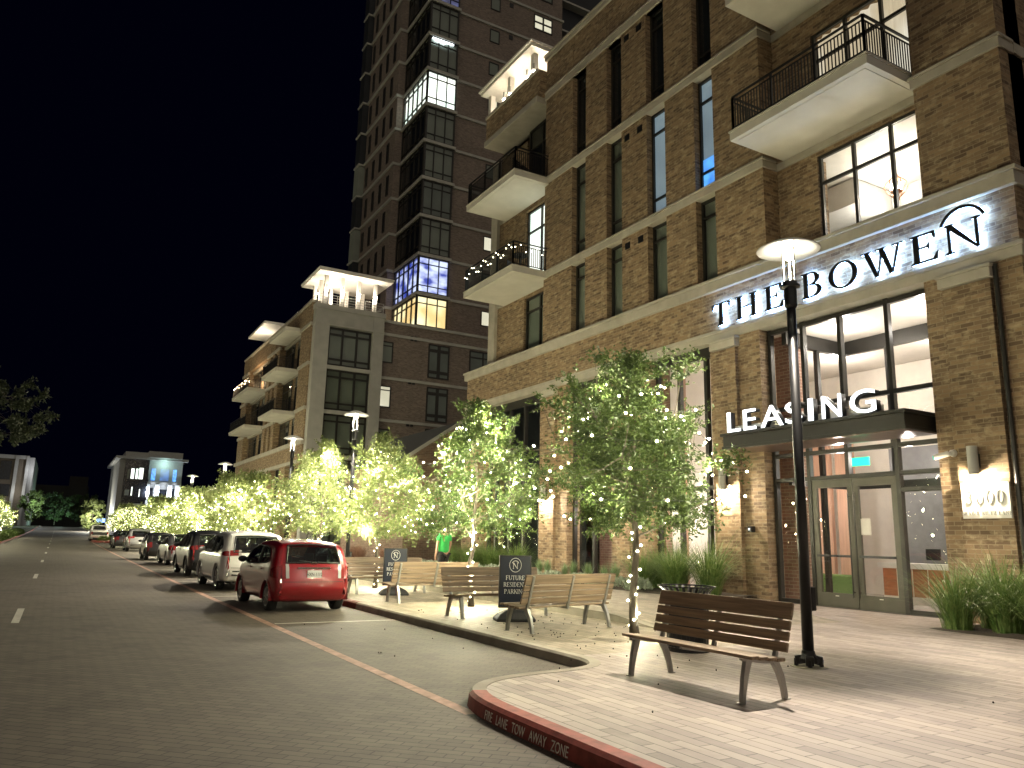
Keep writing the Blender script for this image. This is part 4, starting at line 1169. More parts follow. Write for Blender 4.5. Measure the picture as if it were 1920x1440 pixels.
# ------------------------------------------------------------------ dark sign stands
M_navy = mat('navy_panel', (0.008, 0.014, 0.032), 0.35, var=0.1)
M_wtext = mat('white_print', (0.75, 0.75, 0.72), 0.6, var=0)
def sign_stand(x, y, rz, label):
    s = empty('sign_stand', (x, y, KZ + gz(y)), R(rz), label, 'sign', 'dark sign stands on the pavement')
    g = MB()
    bs = [(0.37, 0.22, 0.0), (0.37, 0.22, 0.05), (0.30, 0.16, 0.13), (0.16, 0.075, 0.20), (0.05, 0.045, 0.21)]
    vs = []
    for a, b, z in bs: vs += [(-a, -b, z), (a, -b, z), (a, b, z), (-a, b, z)]
    fs = [(0, 3, 2, 1), (16, 17, 18, 19)]
    for i in range(4):
        for j in range(4): fs.append((i * 4 + j, i * 4 + (j + 1) % 4, (i + 1) * 4 + (j + 1) % 4, (i + 1) * 4 + j))
    g.add(vs, fs); g.build('base', MAT['rubber'], s, bevel=0.02)
    part('post', 'black', s, (-0.03, 0.03, -0.02, 0.02, 0.2, 0.28))
    part('frame', 'black', s, (-0.31, -0.285, -0.03, 0.03, 0.24, 1.20), (0.285, 0.31, -0.03, 0.03, 0.24, 1.20), (-0.285, 0.285, -0.03, 0.03, 1.175, 1.20), (-0.285, 0.285, -0.03, 0.03, 0.24, 0.265))
    p = part('panel', M_navy, s, (-0.285, 0.285, -0.015, 0.015, 0.265, 1.175))
    fp = lambda a, b, d: (a, -d, b)
    g = MB(); n = 40
    for i in range(n):
        a0, a1 = 2 * PI * i / n, 2 * PI * (i + 1) / n
        g.quad((0.118 * math.cos(a0), -0.019, 1.02 + 0.133 * math.sin(a0)), (0.118 * math.cos(a1), -0.019, 1.02 + 0.133 * math.sin(a1)), (0.109 * math.cos(a1), -0.019, 1.02 + 0.124 * math.sin(a1)), (0.109 * math.cos(a0), -0.019, 1.02 + 0.124 * math.sin(a0)))
    for i in range(14):
        a0, a1 = R(25 + 130 * i / 14), R(25 + 130 * (i + 1) / 14)
        g.quad((0.075 * math.cos(a0), -0.019, 1.02 + 0.085 * math.sin(a0)), (0.075 * math.cos(a1), -0.019, 1.02 + 0.085 * math.sin(a1)), (0.064 * math.cos(a1), -0.019, 1.02 + 0.073 * math.sin(a1)), (0.064 * math.cos(a0), -0.019, 1.02 + 0.073 * math.sin(a0)))
    glyph_mb('N', fp, -0.055, 0.115, 0.95, 0.0165, 0.020, 0.95, g)
    g.build('emblem', M_wtext, p, fix=True)
    for k, wd in enumerate(('FUTURE', 'RESIDENT', 'PARKING')):
        g = MB(); serif_line(wd, fp, 0.0, 0.082, 0.745 - 0.125 * k, 0.0165, 0.020, g, 0.05, 0.82); g.build('word', M_wtext, p)
    return s
sign_stand(7.62, 13.02, -18, 'dark navy FUTURE RESIDENT PARKING sign on a rubber foot, nearer of the two')
sign_stand(7.86, 19.72, -14, 'dark navy sign with a circled N behind the honey topped bench')
sign_stand(7.9, 26.2, -14, 'small dark sign just visible over the right edge of the red car')

# ------------------------------------------------------------------ litter bin
LB = empty('litter_bin', (7.98, 8.72, KZ), 0, 'black slatted metal litter bin with a flared rim behind the dark bench', 'litter bin')
for k in range(26):
    a = 2 * PI * k / 26; c, s_ = math.cos(a), math.sin(a)
    g = MB()
    pr = [(0.29, 0.06), (0.30, 0.5), (0.31, 0.72), (0.34, 0.82), (0.405, 0.885)]
    t = Vector((-s_, c, 0)) * 0.019
    for (r0, z0), (r1, z1) in zip(pr[:-1], pr[1:]):
        A = Vector((r0 * c, r0 * s_, z0)); B = Vector((r1 * c, r1 * s_, z1)); nn = Vector((c, s_, 0)) * 0.006
        g.add([A - t, A + t, B + t, B - t, A - t - nn, A + t - nn, B + t - nn, B - t - nn], [(0, 1, 2, 3), (7, 6, 5, 4), (0, 3, 7, 4), (1, 5, 6, 2)])
    g.build('slat', MAT['black'], LB)
g = MB()
for i in range(28):
    a0, a1 = 2 * PI * i / 28, 2 * PI * (i + 1) / 28
    g.bar((0.405 * math.cos(a0), 0.405 * math.sin(a0), 0.888), (0.405 * math.cos(a1), 0.405 * math.sin(a1), 0.888), 0.02)
g.build('rim', MAT['black'], LB)
MB().lathe([(0.27, 0.03), (0.28, 0.70)], 24).build('liner', MAT['rubber'], LB)
MB().lathe([(0.31, 0.0), (0.31, 0.06)], 24).build('foot', MAT['black'], LB)

# ------------------------------------------------------------------ trees with strings of bulbs
def crown_radius(t, R0, kind):
    """radius at height fraction t of the crown"""
    if kind == 0: return R0 * (0.62 + 0.75 * t) if t < 0.30 else R0 * max(0.05, 0.86 * (1.0 - ((t - 0.30) / 0.70) ** 1.25) + 0.0)
    if kind == 1: return R0 * math.sin(PI * min(1, (t * 0.86 + 0.13))) ** 0.7
    return R0 * (1 - abs(t - 0.45) * 1.25)
class TreeProto: pass
def tree_proto(seed, th, ch, R0, kind, ncl, nleaf, lw, ll, spray=0.30, nb=105):
    rr = np.random.default_rng(seed)
    T = TreeProto(); T.th, T.ch, T.R0 = th, ch, R0
    g = MB()
    pts = []; nseg = 12
    for i in range(nseg + 1):
        t = i / nseg
        z = t * (th + ch * 0.80)
        wob = 0.05 * math.sin(t * 9 + seed) + 0.03 * math.sin(t * 17 + seed * 2)
        pts.append(Vector((wob * min(1, t * 3), 0.6 * wob * min(1, t * 3) + 0.03 * math.sin(t * 13), z)))
    rad = [max(0.012, 0.062 * (1 - 0.82 * i / nseg)) * (1.25 if i == 0 else 1) for i in range(nseg + 1)]
    g.tube(pts, rad, 9)
    T.axis = lambda z: pts[min(nseg, max(0, int(z / (th + ch * 0.80) * nseg)))]
    # leaf clusters in the crown
    cl = []
    lobes = [(rr.uniform(0, 2 * PI), rr.uniform(0.1, 0.9), rr.uniform(0.40, 1.30)) for _ in range(13)]
    tries = 0
    while len(cl) < ncl and tries < 6000:
        tries += 1
        t = rr.uniform(0, 1); a = rr.uniform(0, 2 * PI)
        r = crown_radius(t, R0, kind)
        f = 1.0
        for la, lt, ls in lobes:
            da = abs((a - la + PI) % (2 * PI) - PI)
            wgt = math.exp(-(da / 0.75) ** 2 - ((t - lt) / 0.22) ** 2)
            f += (ls - 1.0) * wgt * 1.1
        q = r * f * rr.uniform(0.1, 1) ** 0.42
        p = np.array([q * math.cos(a), q * math.sin(a), th + t * ch])
        if cl and rr.random() < 0.6 and min(np.linalg.norm(np.array(cl) - p, axis=1)) < 0.17: continue
        cl.append(p)
    for k in range(16):                                        # loose shoots that break the outline
        t = rr.uniform(0.15, 0.95); a = rr.uniform(0, 2 * PI); r = crown_radius(t, R0, kind) * 0.85
        d = np.array([math.cos(a) * 0.8, math.sin(a) * 0.8, rr.uniform(0.1, 0.9)]); d /= np.linalg.norm(d)
        p = np.array([r * math.cos(a), r * math.sin(a), th + t * ch])
        for j in range(3): cl.append(p + d * 0.17 * R0 / 1.8 * (j + 1))
    cl = np.array(cl)
    T.cl = cl
    # limbs to the clusters
    main = []
    for k in range(9):
        a = k * 2.4 + seed; z0 = th * 0.92 + ch * 0.07 * k
        q = pts[min(nseg, int(z0 / (th + ch * 0.8) * nseg))]
        Lh = crown_radius(min(1, (z0 - th) / ch + 0.22), R0, kind) * 0.72
        e = Vector((q.x + Lh * math.cos(a), q.y + Lh * math.sin(a), z0 + Lh * 0.62))
        mid = (Vector((q.x, q.y, z0)) + e) / 2 + Vector((0, 0, -0.06))
        g.tube([(q.x, q.y, z0), mid, e], [0.020, 0.013, 0.006], 6)
        for s_ in range(6): main.append(mid.lerp(e, s_ / 5))
    for z in np.linspace(th, th + ch * 0.78, 8): main.append(T.axis(float(z)).copy())
    mn = np.array([list(v) for v in main])
    for c in cl[::2]:
        d = np.linalg.norm(mn - c, axis=1); j = int(d.argmin())
        b = mn[j]; mid = (b + c) / 2 + np.array([0, 0, -0.03])
        g.tube([b, mid, c], [0.008, 0.006, 0.003], 4, caps=False)
    T.trunk = g
    # leaves: short twigs inside every cluster, leaves along each twig
    per = nleaf // len(cl)
    ntw = 7
    V = []; 
    for c in cl:
        out = np.array([c[0], c[1], (c[2] - th - ch * 0.35) * 0.8]); out /= (np.linalg.norm(out) + 1e-6)
        m = per
        tw = rr.normal(0, 1, (ntw, 3)); tw /= np.linalg.norm(tw, axis=1)[:, None]
        tw = tw * 0.8 + out * 0.75 + np.array([0, 0, 0.15]); tw /= np.linalg.norm(tw, axis=1)[:, None]
        k = rr.integers(0, ntw, m); s_ = rr.uniform(0.02, 1, m) * spray * rr.uniform(0.7, 1.25)
        base = c + tw[k] * s_[:, None] + rr.normal(0, 0.012, (m, 3)) - out * spray * 0.35
        d = tw[k] * 0.45 + rr.normal(0, 0.62, (m, 3)); d /= np.linalg.norm(d, axis=1)[:, None]
        u = np.cross(d, rr.normal(0, 1, (m, 3))); u /= (np.linalg.norm(u, axis=1)[:, None] + 1e-9)
        sc = rr.uniform(0.7, 1.25, m)[:, None]
        nrm_ = np.cross(d, u)
        a0 = base; a1 = base + d * ll * 0.5 * sc + u * lw * 0.5 * sc + nrm_ * lw * 0.12; a2 = base + d * ll * sc; a3 = base + d * ll * 0.5 * sc - u * lw * 0.5 * sc + nrm_ * lw * 0.12
        V.append(np.stack([a0, a1, a2, a3], 1).reshape(-1, 3))
    V = np.concatenate(V)
    T.leaf_v = V; T.leaf_q = np.arange(len(V)).reshape(-1, 4)
    # bulbs: up the trunk in a spiral, then draped through the crown
    bl = []
    nt_ = int(th / 0.095)
    for i in range(nt_):
        z = 0.12 + i * 0.095
        a = i * 1.75
        q = T.axis(z); rr_ = 0.075
        bl.append((q.x + rr_ * math.cos(a), q.y + rr_ * math.sin(a), z))
    T.n_trunk = len(bl)
    ncb = nb
    for i in range(ncb):
        t = 0.04 + 0.86 * (i / ncb) ** 0.9
        a = i * 0.47 + 0.25 * math.sin(i * 0.9)
        r = crown_radius(t, R0, kind) * rr.uniform(0.72, 1.02)
        z = th + t * ch * 0.97 + 0.09 * math.sin(i * 0.47 * 3)
        bl.append((r * math.cos(a), r * math.sin(a), z + rr.normal(0, 0.05)))
    T.bulbs = bl
    return T

def ico_bulb(r):
    me = bpy.data.meshes.new('bulb'); bm = bmesh.new(); bmesh.ops.create_icosphere(bm, subdivisions=1, radius=r)
    bm.to_mesh(me); bm.free(); me.materials.append(MAT['bulb'])
    me.polygons.foreach_set('use_smooth', [True] * len(me.polygons)); return me
def bulbs_mesh(name, pts, r, mt):
    base = [(0, 0, 1), (1, 0, 0), (0, 1, 0), (-1, 0, 0), (0, -1, 0), (0, 0, -1)]
    fs = [(0, 1, 2), (0, 2, 3), (0, 3, 4), (0, 4, 1), (5, 2, 1), (5, 3, 2), (5, 4, 3), (5, 1, 4)]
    P = np.asarray(pts); V = (P[:, None, :] + np.array(base)[None] * r).reshape(-1, 3)
    Q = (np.arange(len(P))[:, None, None] * 6 + np.array(fs)[None]).reshape(-1, 3)
    me = bpy.data.meshes.new(name); me.from_pydata(V.tolist(), [], Q.tolist()); me.materials.append(mt)
    me.polygons.foreach_set('use_smooth', [True] * len(me.polygons))
    return me

PROTO = {}
def place_tree(key, x, y, z, rz, sc, label, slabel, detail, group='string lit young oaks along the kerb', leafm='leaf', watts=STRING_W, nl=12, bulb_r=0.021, side_bias=0):
    T, meshes = PROTO[key]
    if 'trunk' not in meshes:
        t = T.trunk.build('trunk', MAT['bark'], None, smooth=True); meshes['trunk'] = t.data; bpy.data.objects.remove(t)
        c = np_mesh('crown', T.leaf_v, T.leaf_q, MAT[leafm]); meshes['crown'] = c.data; bpy.data.objects.remove(c)
    s = empty('oak_tree', (x, y, z), rz, label, 'tree', group); s.scale = sc if isinstance(sc, tuple) else (sc, sc, sc)
    for nm in ('trunk', 'crown'):
        o = bpy.data.objects.new(nm, meshes[nm]); COL.objects.link(o); o.parent = s
    L = empty('string_lights', (x, y, z), rz, slabel, 'string lights', 'strings of warm bulbs in the trees'); L.scale = s.scale
    if detail:
        bm_ = ico_bulb(bulb_r)
        order = list(range(len(T.bulbs)))
        vis = order[:T.n_trunk:1] + order[T.n_trunk:]
        pick = vis[:min(26, T.n_trunk)] + order[T.n_trunk:T.n_trunk + 74]
        for i in pick:
            o = bpy.data.objects.new('bulb', bm_); COL.objects.link(o); o.parent = L; o.location = T.bulbs[i]
        rest = [T.bulbs[i] for i in order if i not in set(pick)]
        if rest:
            o = bpy.data.objects.new('more_bulbs', bulbs_mesh('more_bulbs', rest, bulb_r, MAT['bulb'])); COL.objects.link(o); o.parent = L; o['kind'] = 'stuff'
        if 'wire' not in meshes:
            g = MB(); b = [Vector(p) for p in T.bulbs]
            for i in range(len(b) - 1):
                if True:
                    m_ = (b[i] + b[i + 1]) / 2 - Vector((0, 0, 0.03)); g.tube([b[i], m_, b[i + 1]], 0.0035, 4, caps=False)
            w_ = g.build('wire', MAT['wire']); meshes['wire'] = w_.data; bpy.data.objects.remove(w_)
        o = bpy.data.objects.new('wire', meshes['wire']); COL.objects.link(o); o.parent = L
    else:
        if 'bulbs' not in meshes: meshes['bulbs'] = bulbs_mesh('bulbs', T.bulbs, bulb_r, MAT['bulb'])
        o = bpy.data.objects.new('bulbs', meshes['bulbs']); COL.objects.link(o); o.parent = L; o['kind'] = 'stuff'
    # the light the bulbs give, gathered at every few bulbs
    n = len(T.bulbs)
    for i in range(nl):
        p = T.bulbs[int((i + 0.5) * n / nl)]
        point_light('bulb_light', p, watts / nl, (1.0, 0.94, 0.63), 0.035, L)
    return s

PROTO['near'] = (tree_proto(5, 1.72, 2.75, 1.95, 0, 300, 46000, 0.029, 0.058, 0.36, 70), {})
PROTO['mid'] = (tree_proto(12, 1.62, 2.95, 1.85, 0, 230, 26000, 0.034, 0.072, 0.36), {})
PROTO['slim'] = (tree_proto(23, 1.48, 3.0, 1.75, 0, 200, 20000, 0.040, 0.085, 0.38), {})
PROTO['far'] = (tree_proto(31, 1.30, 3.15, 1.95, 0, 165, 9500, 0.065, 0.135, 0.42), {})
place_tree('near', 8.02, 9.95, KZ, 0.4, (1.16, 1.16, 1.0), 'nearest young oak wrapped in warm bulbs, behind the dark bench and litter bin', 'warm bulbs wound round the trunk and crown of the nearest oak', True, watts=STRING_W * 0.36)
place_tree('mid', 8.24, 16.0, KZ, 2.1, 1.0, 'second lit oak from the camera, right of the person in green', 'warm bulbs in the second oak, right of the person in green', True)
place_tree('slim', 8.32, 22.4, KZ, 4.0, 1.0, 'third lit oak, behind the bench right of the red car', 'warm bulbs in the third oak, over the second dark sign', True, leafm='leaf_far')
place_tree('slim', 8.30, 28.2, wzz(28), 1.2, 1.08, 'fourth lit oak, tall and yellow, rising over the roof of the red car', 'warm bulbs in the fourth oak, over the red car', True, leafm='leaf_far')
nn_ = 0
names_ = ['oak over the white SUV', 'oak left of the unlit dark tree', 'oak above the dark SUV', 'oak above the silver sedan', 'oak above the small black car', 'oak under the far street lamp', 'oak right of the silver SUV roof', 'oak above the silver SUV', 'oak by the far kerb island', 'oak by the distant pickup', 'oak before the floodlit building', 'last oak before the street crest']
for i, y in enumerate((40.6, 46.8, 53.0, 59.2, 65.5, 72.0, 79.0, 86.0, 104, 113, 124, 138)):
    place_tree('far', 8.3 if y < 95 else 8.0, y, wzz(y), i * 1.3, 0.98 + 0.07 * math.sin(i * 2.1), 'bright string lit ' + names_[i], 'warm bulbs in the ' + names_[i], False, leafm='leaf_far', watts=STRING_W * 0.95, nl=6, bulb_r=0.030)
lnames = ['oak at the left frame edge by the hedge', 'lit oak second from the left frame edge', 'lit oak before the dim left building', 'lit oak at the corner of the left building', 'lit oak farthest along the left kerb']
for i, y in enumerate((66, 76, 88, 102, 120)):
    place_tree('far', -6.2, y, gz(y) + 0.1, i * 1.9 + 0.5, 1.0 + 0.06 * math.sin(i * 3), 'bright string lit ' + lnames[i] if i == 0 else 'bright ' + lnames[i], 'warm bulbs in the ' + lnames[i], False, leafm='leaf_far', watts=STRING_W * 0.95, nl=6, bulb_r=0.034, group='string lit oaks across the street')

# ------------------------------------------------------------------ planting
def blades(n, h, spread, w, seed, droop=0.8, segs=6, h_var=0.35):
    rr = np.random.default_rng(seed)
    V = []; Q = []; b = 0
    for i in range(n):
        a = rr.uniform(0, 2 * PI); r0 = rr.uniform(0, 0.3) * spread * 0.6
        hh = h * rr.uniform(1 - h_var, 1 + h_var * 0.6); lean = rr.uniform(0.05, 1.0) * spread
        base = np.array([r0 * math.cos(a), r0 * math.sin(a), 0.0])
        d = np.array([math.cos(a + rr.normal(0, 0.4)), math.sin(a + rr.normal(0, 0.4)), 0])
        s = np.array([-d[1], d[0], 0]) * w * rr.uniform(0.6, 1.2)
        dr = droop * rr.uniform(0.2, 1.0)
        for k in range(segs + 1):
            t = k / segs
            p = base + d * lean * t ** 1.5 + np.array([0, 0, hh * (t - dr * 0.62 * t ** 3)])
            ww = (1 - t) ** 0.6 + 0.04
            V.append(p - s * ww); V.append(p + s * ww)
        for k in range(segs): Q.append((b + 2 * k, b + 2 * k + 1, b + 2 * k + 3, b + 2 * k + 2))
        b += 2 * (segs + 1)
    return np.array(V), np.array(Q)
GR = {}
def grass_clump(key, x, y, z, rz, sc, label, group, m='grass_blade', name='ornamental_grass', cat='grass clump', **kw):
    if key not in GR:
        v, q_ = blades(**kw); o = np_mesh(name, v, q_, MAT[m]); GR[key] = o.data
    else:
        o = bpy.data.objects.new(name, GR[key]); COL.objects.link(o)
    o.location = (x, y, z); o.rotation_euler = (0, 0, rz); o.scale = (sc, sc, sc)
    return tag(o, label, cat, group)
GK = dict(n=520, h=1.5, spread=1.4, w=0.0085, seed=3, droop=1.0)
GK2 = dict(n=520, h=1.5, spread=1.5, w=0.0085, seed=8, droop=1.15)
gl = 'grass clumps at the foot of the facade'
for i, (x, y, s_, lb) in enumerate(((15.05, 9.0, 0.98, 'arching green grass clump nearest the doors, below the address plaque'), (15.3, 8.2, 1.05, 'arching green grass clump second from the doors under the plaque'), (14.95, 7.35, 0.98, 'arching green grass clump at the right frame edge, front row'), (15.9, 8.75, 1.0, 'upright grass clump against the wall under the address plaque'), (16.0, 7.8, 1.05, 'upright grass clump in the back row right of the plaque'), (15.7, 6.6, 1.0, 'grass clump cut by the right frame edge'))):
    grass_clump('g1' if i % 2 else 'g2', x, y, KZ + 0.02, i * 1.7, s_, lb, gl, **(GK if i % 2 else GK2))
for i, (x, y, s_, lb) in enumerate(((15.6, 16.15, 1.2, 'tall green grass clump by the brick pier left of the doors'), (15.1, 16.9, 1.0, 'arching grass clump just behind the litter bin'), (15.7, 17.6, 1.1, 'grass clump right of the nearest lit trunk, before the shop window'), (15.2, 18.5, 0.95, 'grass clump directly behind the nearest lit trunk'), (16.1, 18.8, 0.95, 'grass clump against the shop window left of the nearest trunk'))):
    grass_clump('g1' if i % 2 else 'g2', x, y, wz(y), i * 2.3, s_, lb, gl, **(GK if i % 2 else GK2))
for i, (x, y, s_, lb) in enumerate(((16.2, 27.6, 1.0, 'pale grass clump beside the brick pier behind the near sign'), (15.6, 28.6, 0.95, 'pale grass clump left of the brick pier'), (16.0, 30.2, 1.0, 'pale grass clump under the dark shop window'), (15.3, 31.6, 0.9, 'pale grass clump right of the person in green'), (15.9, 33.2, 0.9, 'pale grass clump at the far end of the bed'), (15.0, 29.4, 0.9, 'pale grass clump in front of the bed behind the second trunk'))):
    grass_clump('g1' if i % 2 else 'g2', x, y, wz(y), i * 2.9, s_, lb, gl, **(GK if i % 2 else GK2))
# row of upright sage behind the low silver ground cover
i = 0
for y in np.arange(19.6, 26.8, 0.8):
    grass_clump('sage', 15.75 + 0.12 * math.sin(y * 3), float(y), wz(y), y * 2.2, 0.9 + 0.1 * math.sin(y * 5), 'upright grey green sage plant in the row under the shop windows', 'row of sage under the shop windows', 'sage', 'sage_plant', 'sage plant', n=190, h=0.66, spread=0.30, w=0.011, seed=4, droop=0.05, segs=3)
v, q_ = None, None
def leafy(n, r, h, lw, ll, seed, up=0.6):
    rr = np.random.default_rng(seed)
    th_ = rr.uniform(0, 2 * PI, n); ph = np.arccos(rr.uniform(0, 1, n)); q = rr.uniform(0.55, 1, n)
    c = np.stack([r * q * np.sin(ph) * np.cos(th_), r * q * np.sin(ph) * np.sin(th_), h * q * np.cos(ph) + 0.03], 1)
    d = c / (np.linalg.norm(c, axis=1)[:, None] + 1e-6) + rr.normal(0, 0.5, (n, 3)); d[:, 2] += up; d /= np.linalg.norm(d, axis=1)[:, None]
    u = np.cross(d, rr.normal(0, 1, (n, 3))); u /= np.linalg.norm(u, axis=1)[:, None]
    s = rr.uniform(0.6, 1.2, n)[:, None]
    V = np.stack([c, c + d * ll * .5 * s + u * lw * .5 * s, c + d * ll * s, c + d * ll * .5 * s - u * lw * .5 * s], 1).reshape(-1, 3)
    return V, np.arange(4 * n).reshape(-1, 4)
LV = {}
def leafy_plant(key, name, x, y, z, rz, sc, label, cat, group, m, **kw):
    if key not in LV: v, q_ = leafy(**kw); o = np_mesh(name, v, q_, MAT[m]); LV[key] = o.data
    else: o = bpy.data.objects.new(name, LV[key]); COL.objects.link(o)
    o.location = (x, y, z); o.rotation_euler = (0, 0, rz); o.scale = (sc, sc, sc)
    return tag(o, label, cat, group)
for y in np.arange(17.8, 27.5, 0.55):
    leafy_plant('silver', 'ground_cover_plant', 14.65 + 0.2 * math.sin(y * 7), float(y), wz(y), y * 3.1, 0.9 + 0.2 * math.sin(y * 4), 'low silver leaved plant at the front of the planting bed', 'low plant', 'silver leaved plants edging the bed', 'silver_leaf', n=320, r=0.36, h=0.30, lw=0.05, ll=0.12, seed=6)
for y in np.arange(27.6, 33.8, 0.8):
    leafy_plant('silver', 'ground_cover_plant', 14.6 + 0.2 * math.sin(y * 7), float(y), wz(y), y * 3.1, 1.0, 'low silver leaved plant at the front of the planting bed', 'low plant', 'silver leaved plants edging the bed', 'silver_leaf')
for i, y in enumerate(np.arange(35.0, 58.0, 1.5)):
    grass_clump('pink', 13.6 + 0.5 * math.sin(i * 2.2), float(y), wz(y), i * 1.9, 1.15, 'reddish muhly grass clump in the row behind the red car and benches', 'row of reddish grasses behind the benches', 'pink_grass', 'pink_grass_clump', 'reddish grass', n=260, h=0.8, spread=0.6, w=0.012, seed=14, droop=0.5, segs=3)

# ------------------------------------------------------------------ acorns and twigs on the paving
rr = np.random.default_rng(40)
pts = []
for _ in range(90):
    x = rr.uniform(6.4, 9.3); y = rr.uniform(8.95, 15.5); pts.append((x, y, KZ + 0.008))
for _ in range(12):
    x = rr.uniform(4.4, 8.5); y = rr.uniform(4.6, 8.6)
    if x > 4.2: pts.append((x, y, KZ + 0.010))
for _ in range(9):
    x = rr.uniform(3.8, 6.0); y = rr.uniform(8.2, 15); pts.append((x, y, 0.012))
me = bulbs_mesh('fallen_acorns', pts, 0.013, mat('acorn_brown', (0.03, 0.02, 0.012), 0.6, var=0.2))
o = bpy.data.objects.new('fallen_acorns', me); COL.objects.link(o); tag(o, 'dark acorns and specks scattered over the paving under the nearest oak', 'acorns', kind='stuff')

# ------------------------------------------------------------------ person in green
def person(x, y, z, rz):
    s = empty('person', (x, y, z), rz, 'person in a bright green T-shirt and black trousers, walking away on the raised pavement', 'person')
    def skin(name, verts, edges, radii, m, parent, lev=2, root=0):
        me = bpy.data.meshes.new(name); me.from_pydata(verts, edges, []); me.update()
        ob = bpy.data.objects.new(name, me); COL.objects.link(ob); ob.parent = parent
        md = ob.modifiers.new('skin', 'SKIN'); md.use_smooth_shade = True
        for i, sv in enumerate(me.skin_vertices[0].data):
            r = radii[i]; sv.radius = r if isinstance(r, tuple) else (r, r); sv.use_root = (i == root)
        ss = ob.modifiers.new('sub', 'SUBSURF'); ss.levels = lev; ss.render_levels = lev
        me.materials.append(m); return ob
    SKN = mat('skin', (0.42, 0.24, 0.17), 0.55, var=0.05)
    # body: pelvis, spine, neck, head; arms; legs (mid stride, seen from behind)
    vs = [(0, 0, .95), (0, .01, 1.12), (0, 0, 1.30), (0, -.01, 1.44), (0, 0, 1.53), (0, .02, 1.62), (0, .02, 1.72),
          (.17, 0, 1.43), (.24, -.02, 1.18), (.25, .07, .95), (.25, .11, .85),
          (-.17, 0, 1.43), (-.24, .02, 1.18), (-.26, .03, .93), (-.26, .06, .83),
          (.10, 0, .90), (.11, .10, .50), (.10, -.02, .10), (.10, .10, .035),
          (-.10, 0, .90), (-.11, .02, .50), (-.11, -.20, .14), (-.11, -.12, .05)]
    es = [(0, 1), (1, 2), (2, 3), (3, 4), (4, 5), (5, 6), (3, 7), (7, 8), (8, 9), (9, 10), (3, 11), (11, 12), (12, 13), (13, 14), (0, 15), (15, 16), (16, 17), (17, 18), (0, 19), (19, 20), (20, 21), (21, 22)]
    rd = [(.15, .10), (.135, .09), (.15, .10), (.13, .085), .055, .085, .07, .06, .042, .034, .03, .06, .042, .034, .03, .085, .058, .042, .04, .085, .058, .042, .04]
    skin('body', vs, es, rd, SKN, s)
    # shirt and trousers follow the body a little outside it
    sv = [(0, 0, .86), (0, .01, 1.12), (0, 0, 1.30), (0, -.01, 1.45), (.18, 0, 1.43), (.235, -.01, 1.24), (-.18, 0, 1.43), (-.235, .01, 1.24)]
    skin('shirt', sv, [(0, 1), (1, 2), (2, 3), (3, 4), (4, 5), (3, 6), (6, 7)], [(.215, .15), (.195, .135), (.205, .14), (.16, .11), .082, .07, .078, .07], mat('bright_green_cotton', (0.04, 0.42, 0.09), 0.8, var=0.12, scale=8), s)
    tv = [(0, 0, .97), (.105, 0, .86), (.115, .10, .50), (.105, -.02, .12), (-.105, 0, .86), (-.115, .02, .50), (-.115, -.18, .16)]
    skin('trousers', tv, [(0, 1), (1, 2), (2, 3), (0, 4), (4, 5), (5, 6)], [(.18, .13), .115, .085, .065, .115, .075, .06], mat('black_cotton', (0.012, 0.012, 0.014), 0.85, var=0.2), s)
    hv = [(0, -.02, 1.60), (0, -.01, 1.68), (0, .01, 1.745)]
    skin('hair', hv, [(0, 1), (1, 2)], [.072, .092, .072], mat('brown_hair', (0.16, 0.075, 0.03), 0.6, var=0.3, scale=20), s)
    for sx in (-1, 1):
        skin('shoe', [(sx * .105, -.04 if sx > 0 else -.22, .05), (sx * .105, .14 if sx > 0 else -.06, .035)], [(0, 1)], [.05, .04], MAT['rubber'], s, 1)
        hx = sx * .255; hy = .12 if sx > 0 else .07; hz = .84
        hvs = [(hx, hy - .01, hz), (hx, hy + .01, hz - .06)]; hes = [(0, 1)]; hr = [.028, .026]
        for k in range(4):
            b = len(hvs); dx = (k - 1.5) * .017
            hvs += [(hx + dx * .3, hy + .015 + dx, hz - .09), (hx - sx * .008, hy + .018 + dx, hz - .12 - .008 * (1.5 - abs(k - 1.5))), (hx - sx * .02, hy + .018 + dx, hz - .145)]
            hes += [(1, b), (b, b + 1), (b + 1, b + 2)]; hr += [.0095, .008, .0065]
        b = len(hvs); hvs += [(hx - sx * .02, hy + .04, hz - .05), (hx - sx * .028, hy + .05, hz - .085)]; hes += [(0, b), (b, b + 1)]; hr += [.011, .008]
        skin('hand', hvs, hes, hr, SKN, s, 1)
person(10.28, 21.9, wz(21.9), 0.25)
# ------------------------------------------------------------------ parked cars
def paint(name, col, metal=0.0, rough=0.28):
    return mat(name, col, rough, metal, var=0.04, scale=1.0, coat=1.0)
MAT['car_glass'] = glass('tinted_car_glass', (0.30, 0.33, 0.32), 0.9)
MAT['tail_red'] = mat('tail_lamp_red', (0.22, 0.012, 0.012), 0.12, var=0.1, coat=1.0)
MAT['tail_clear'] = mat('tail_lamp_clear', (0.55, 0.52, 0.50), 0.12, 0.3, var=0.15, coat=1.0)
MAT['chrome'] = mat('chrome', (0.75, 0.75, 0.75), 0.08, 1.0, var=0)
MAT['tyre'] = mat('tyre', (0.016, 0.016, 0.016), 0.8, var=0.2)
MAT['alloy'] = mat('alloy', (0.42, 0.42, 0.41), 0.32, 0.9, var=0.05)
MAT['trim'] = mat('black_trim', (0.012, 0.012, 0.012), 0.45, var=0)
MAT['cabin'] = mat('dark_cabin', (0.03, 0.029, 0.027), 0.8, var=0.2)

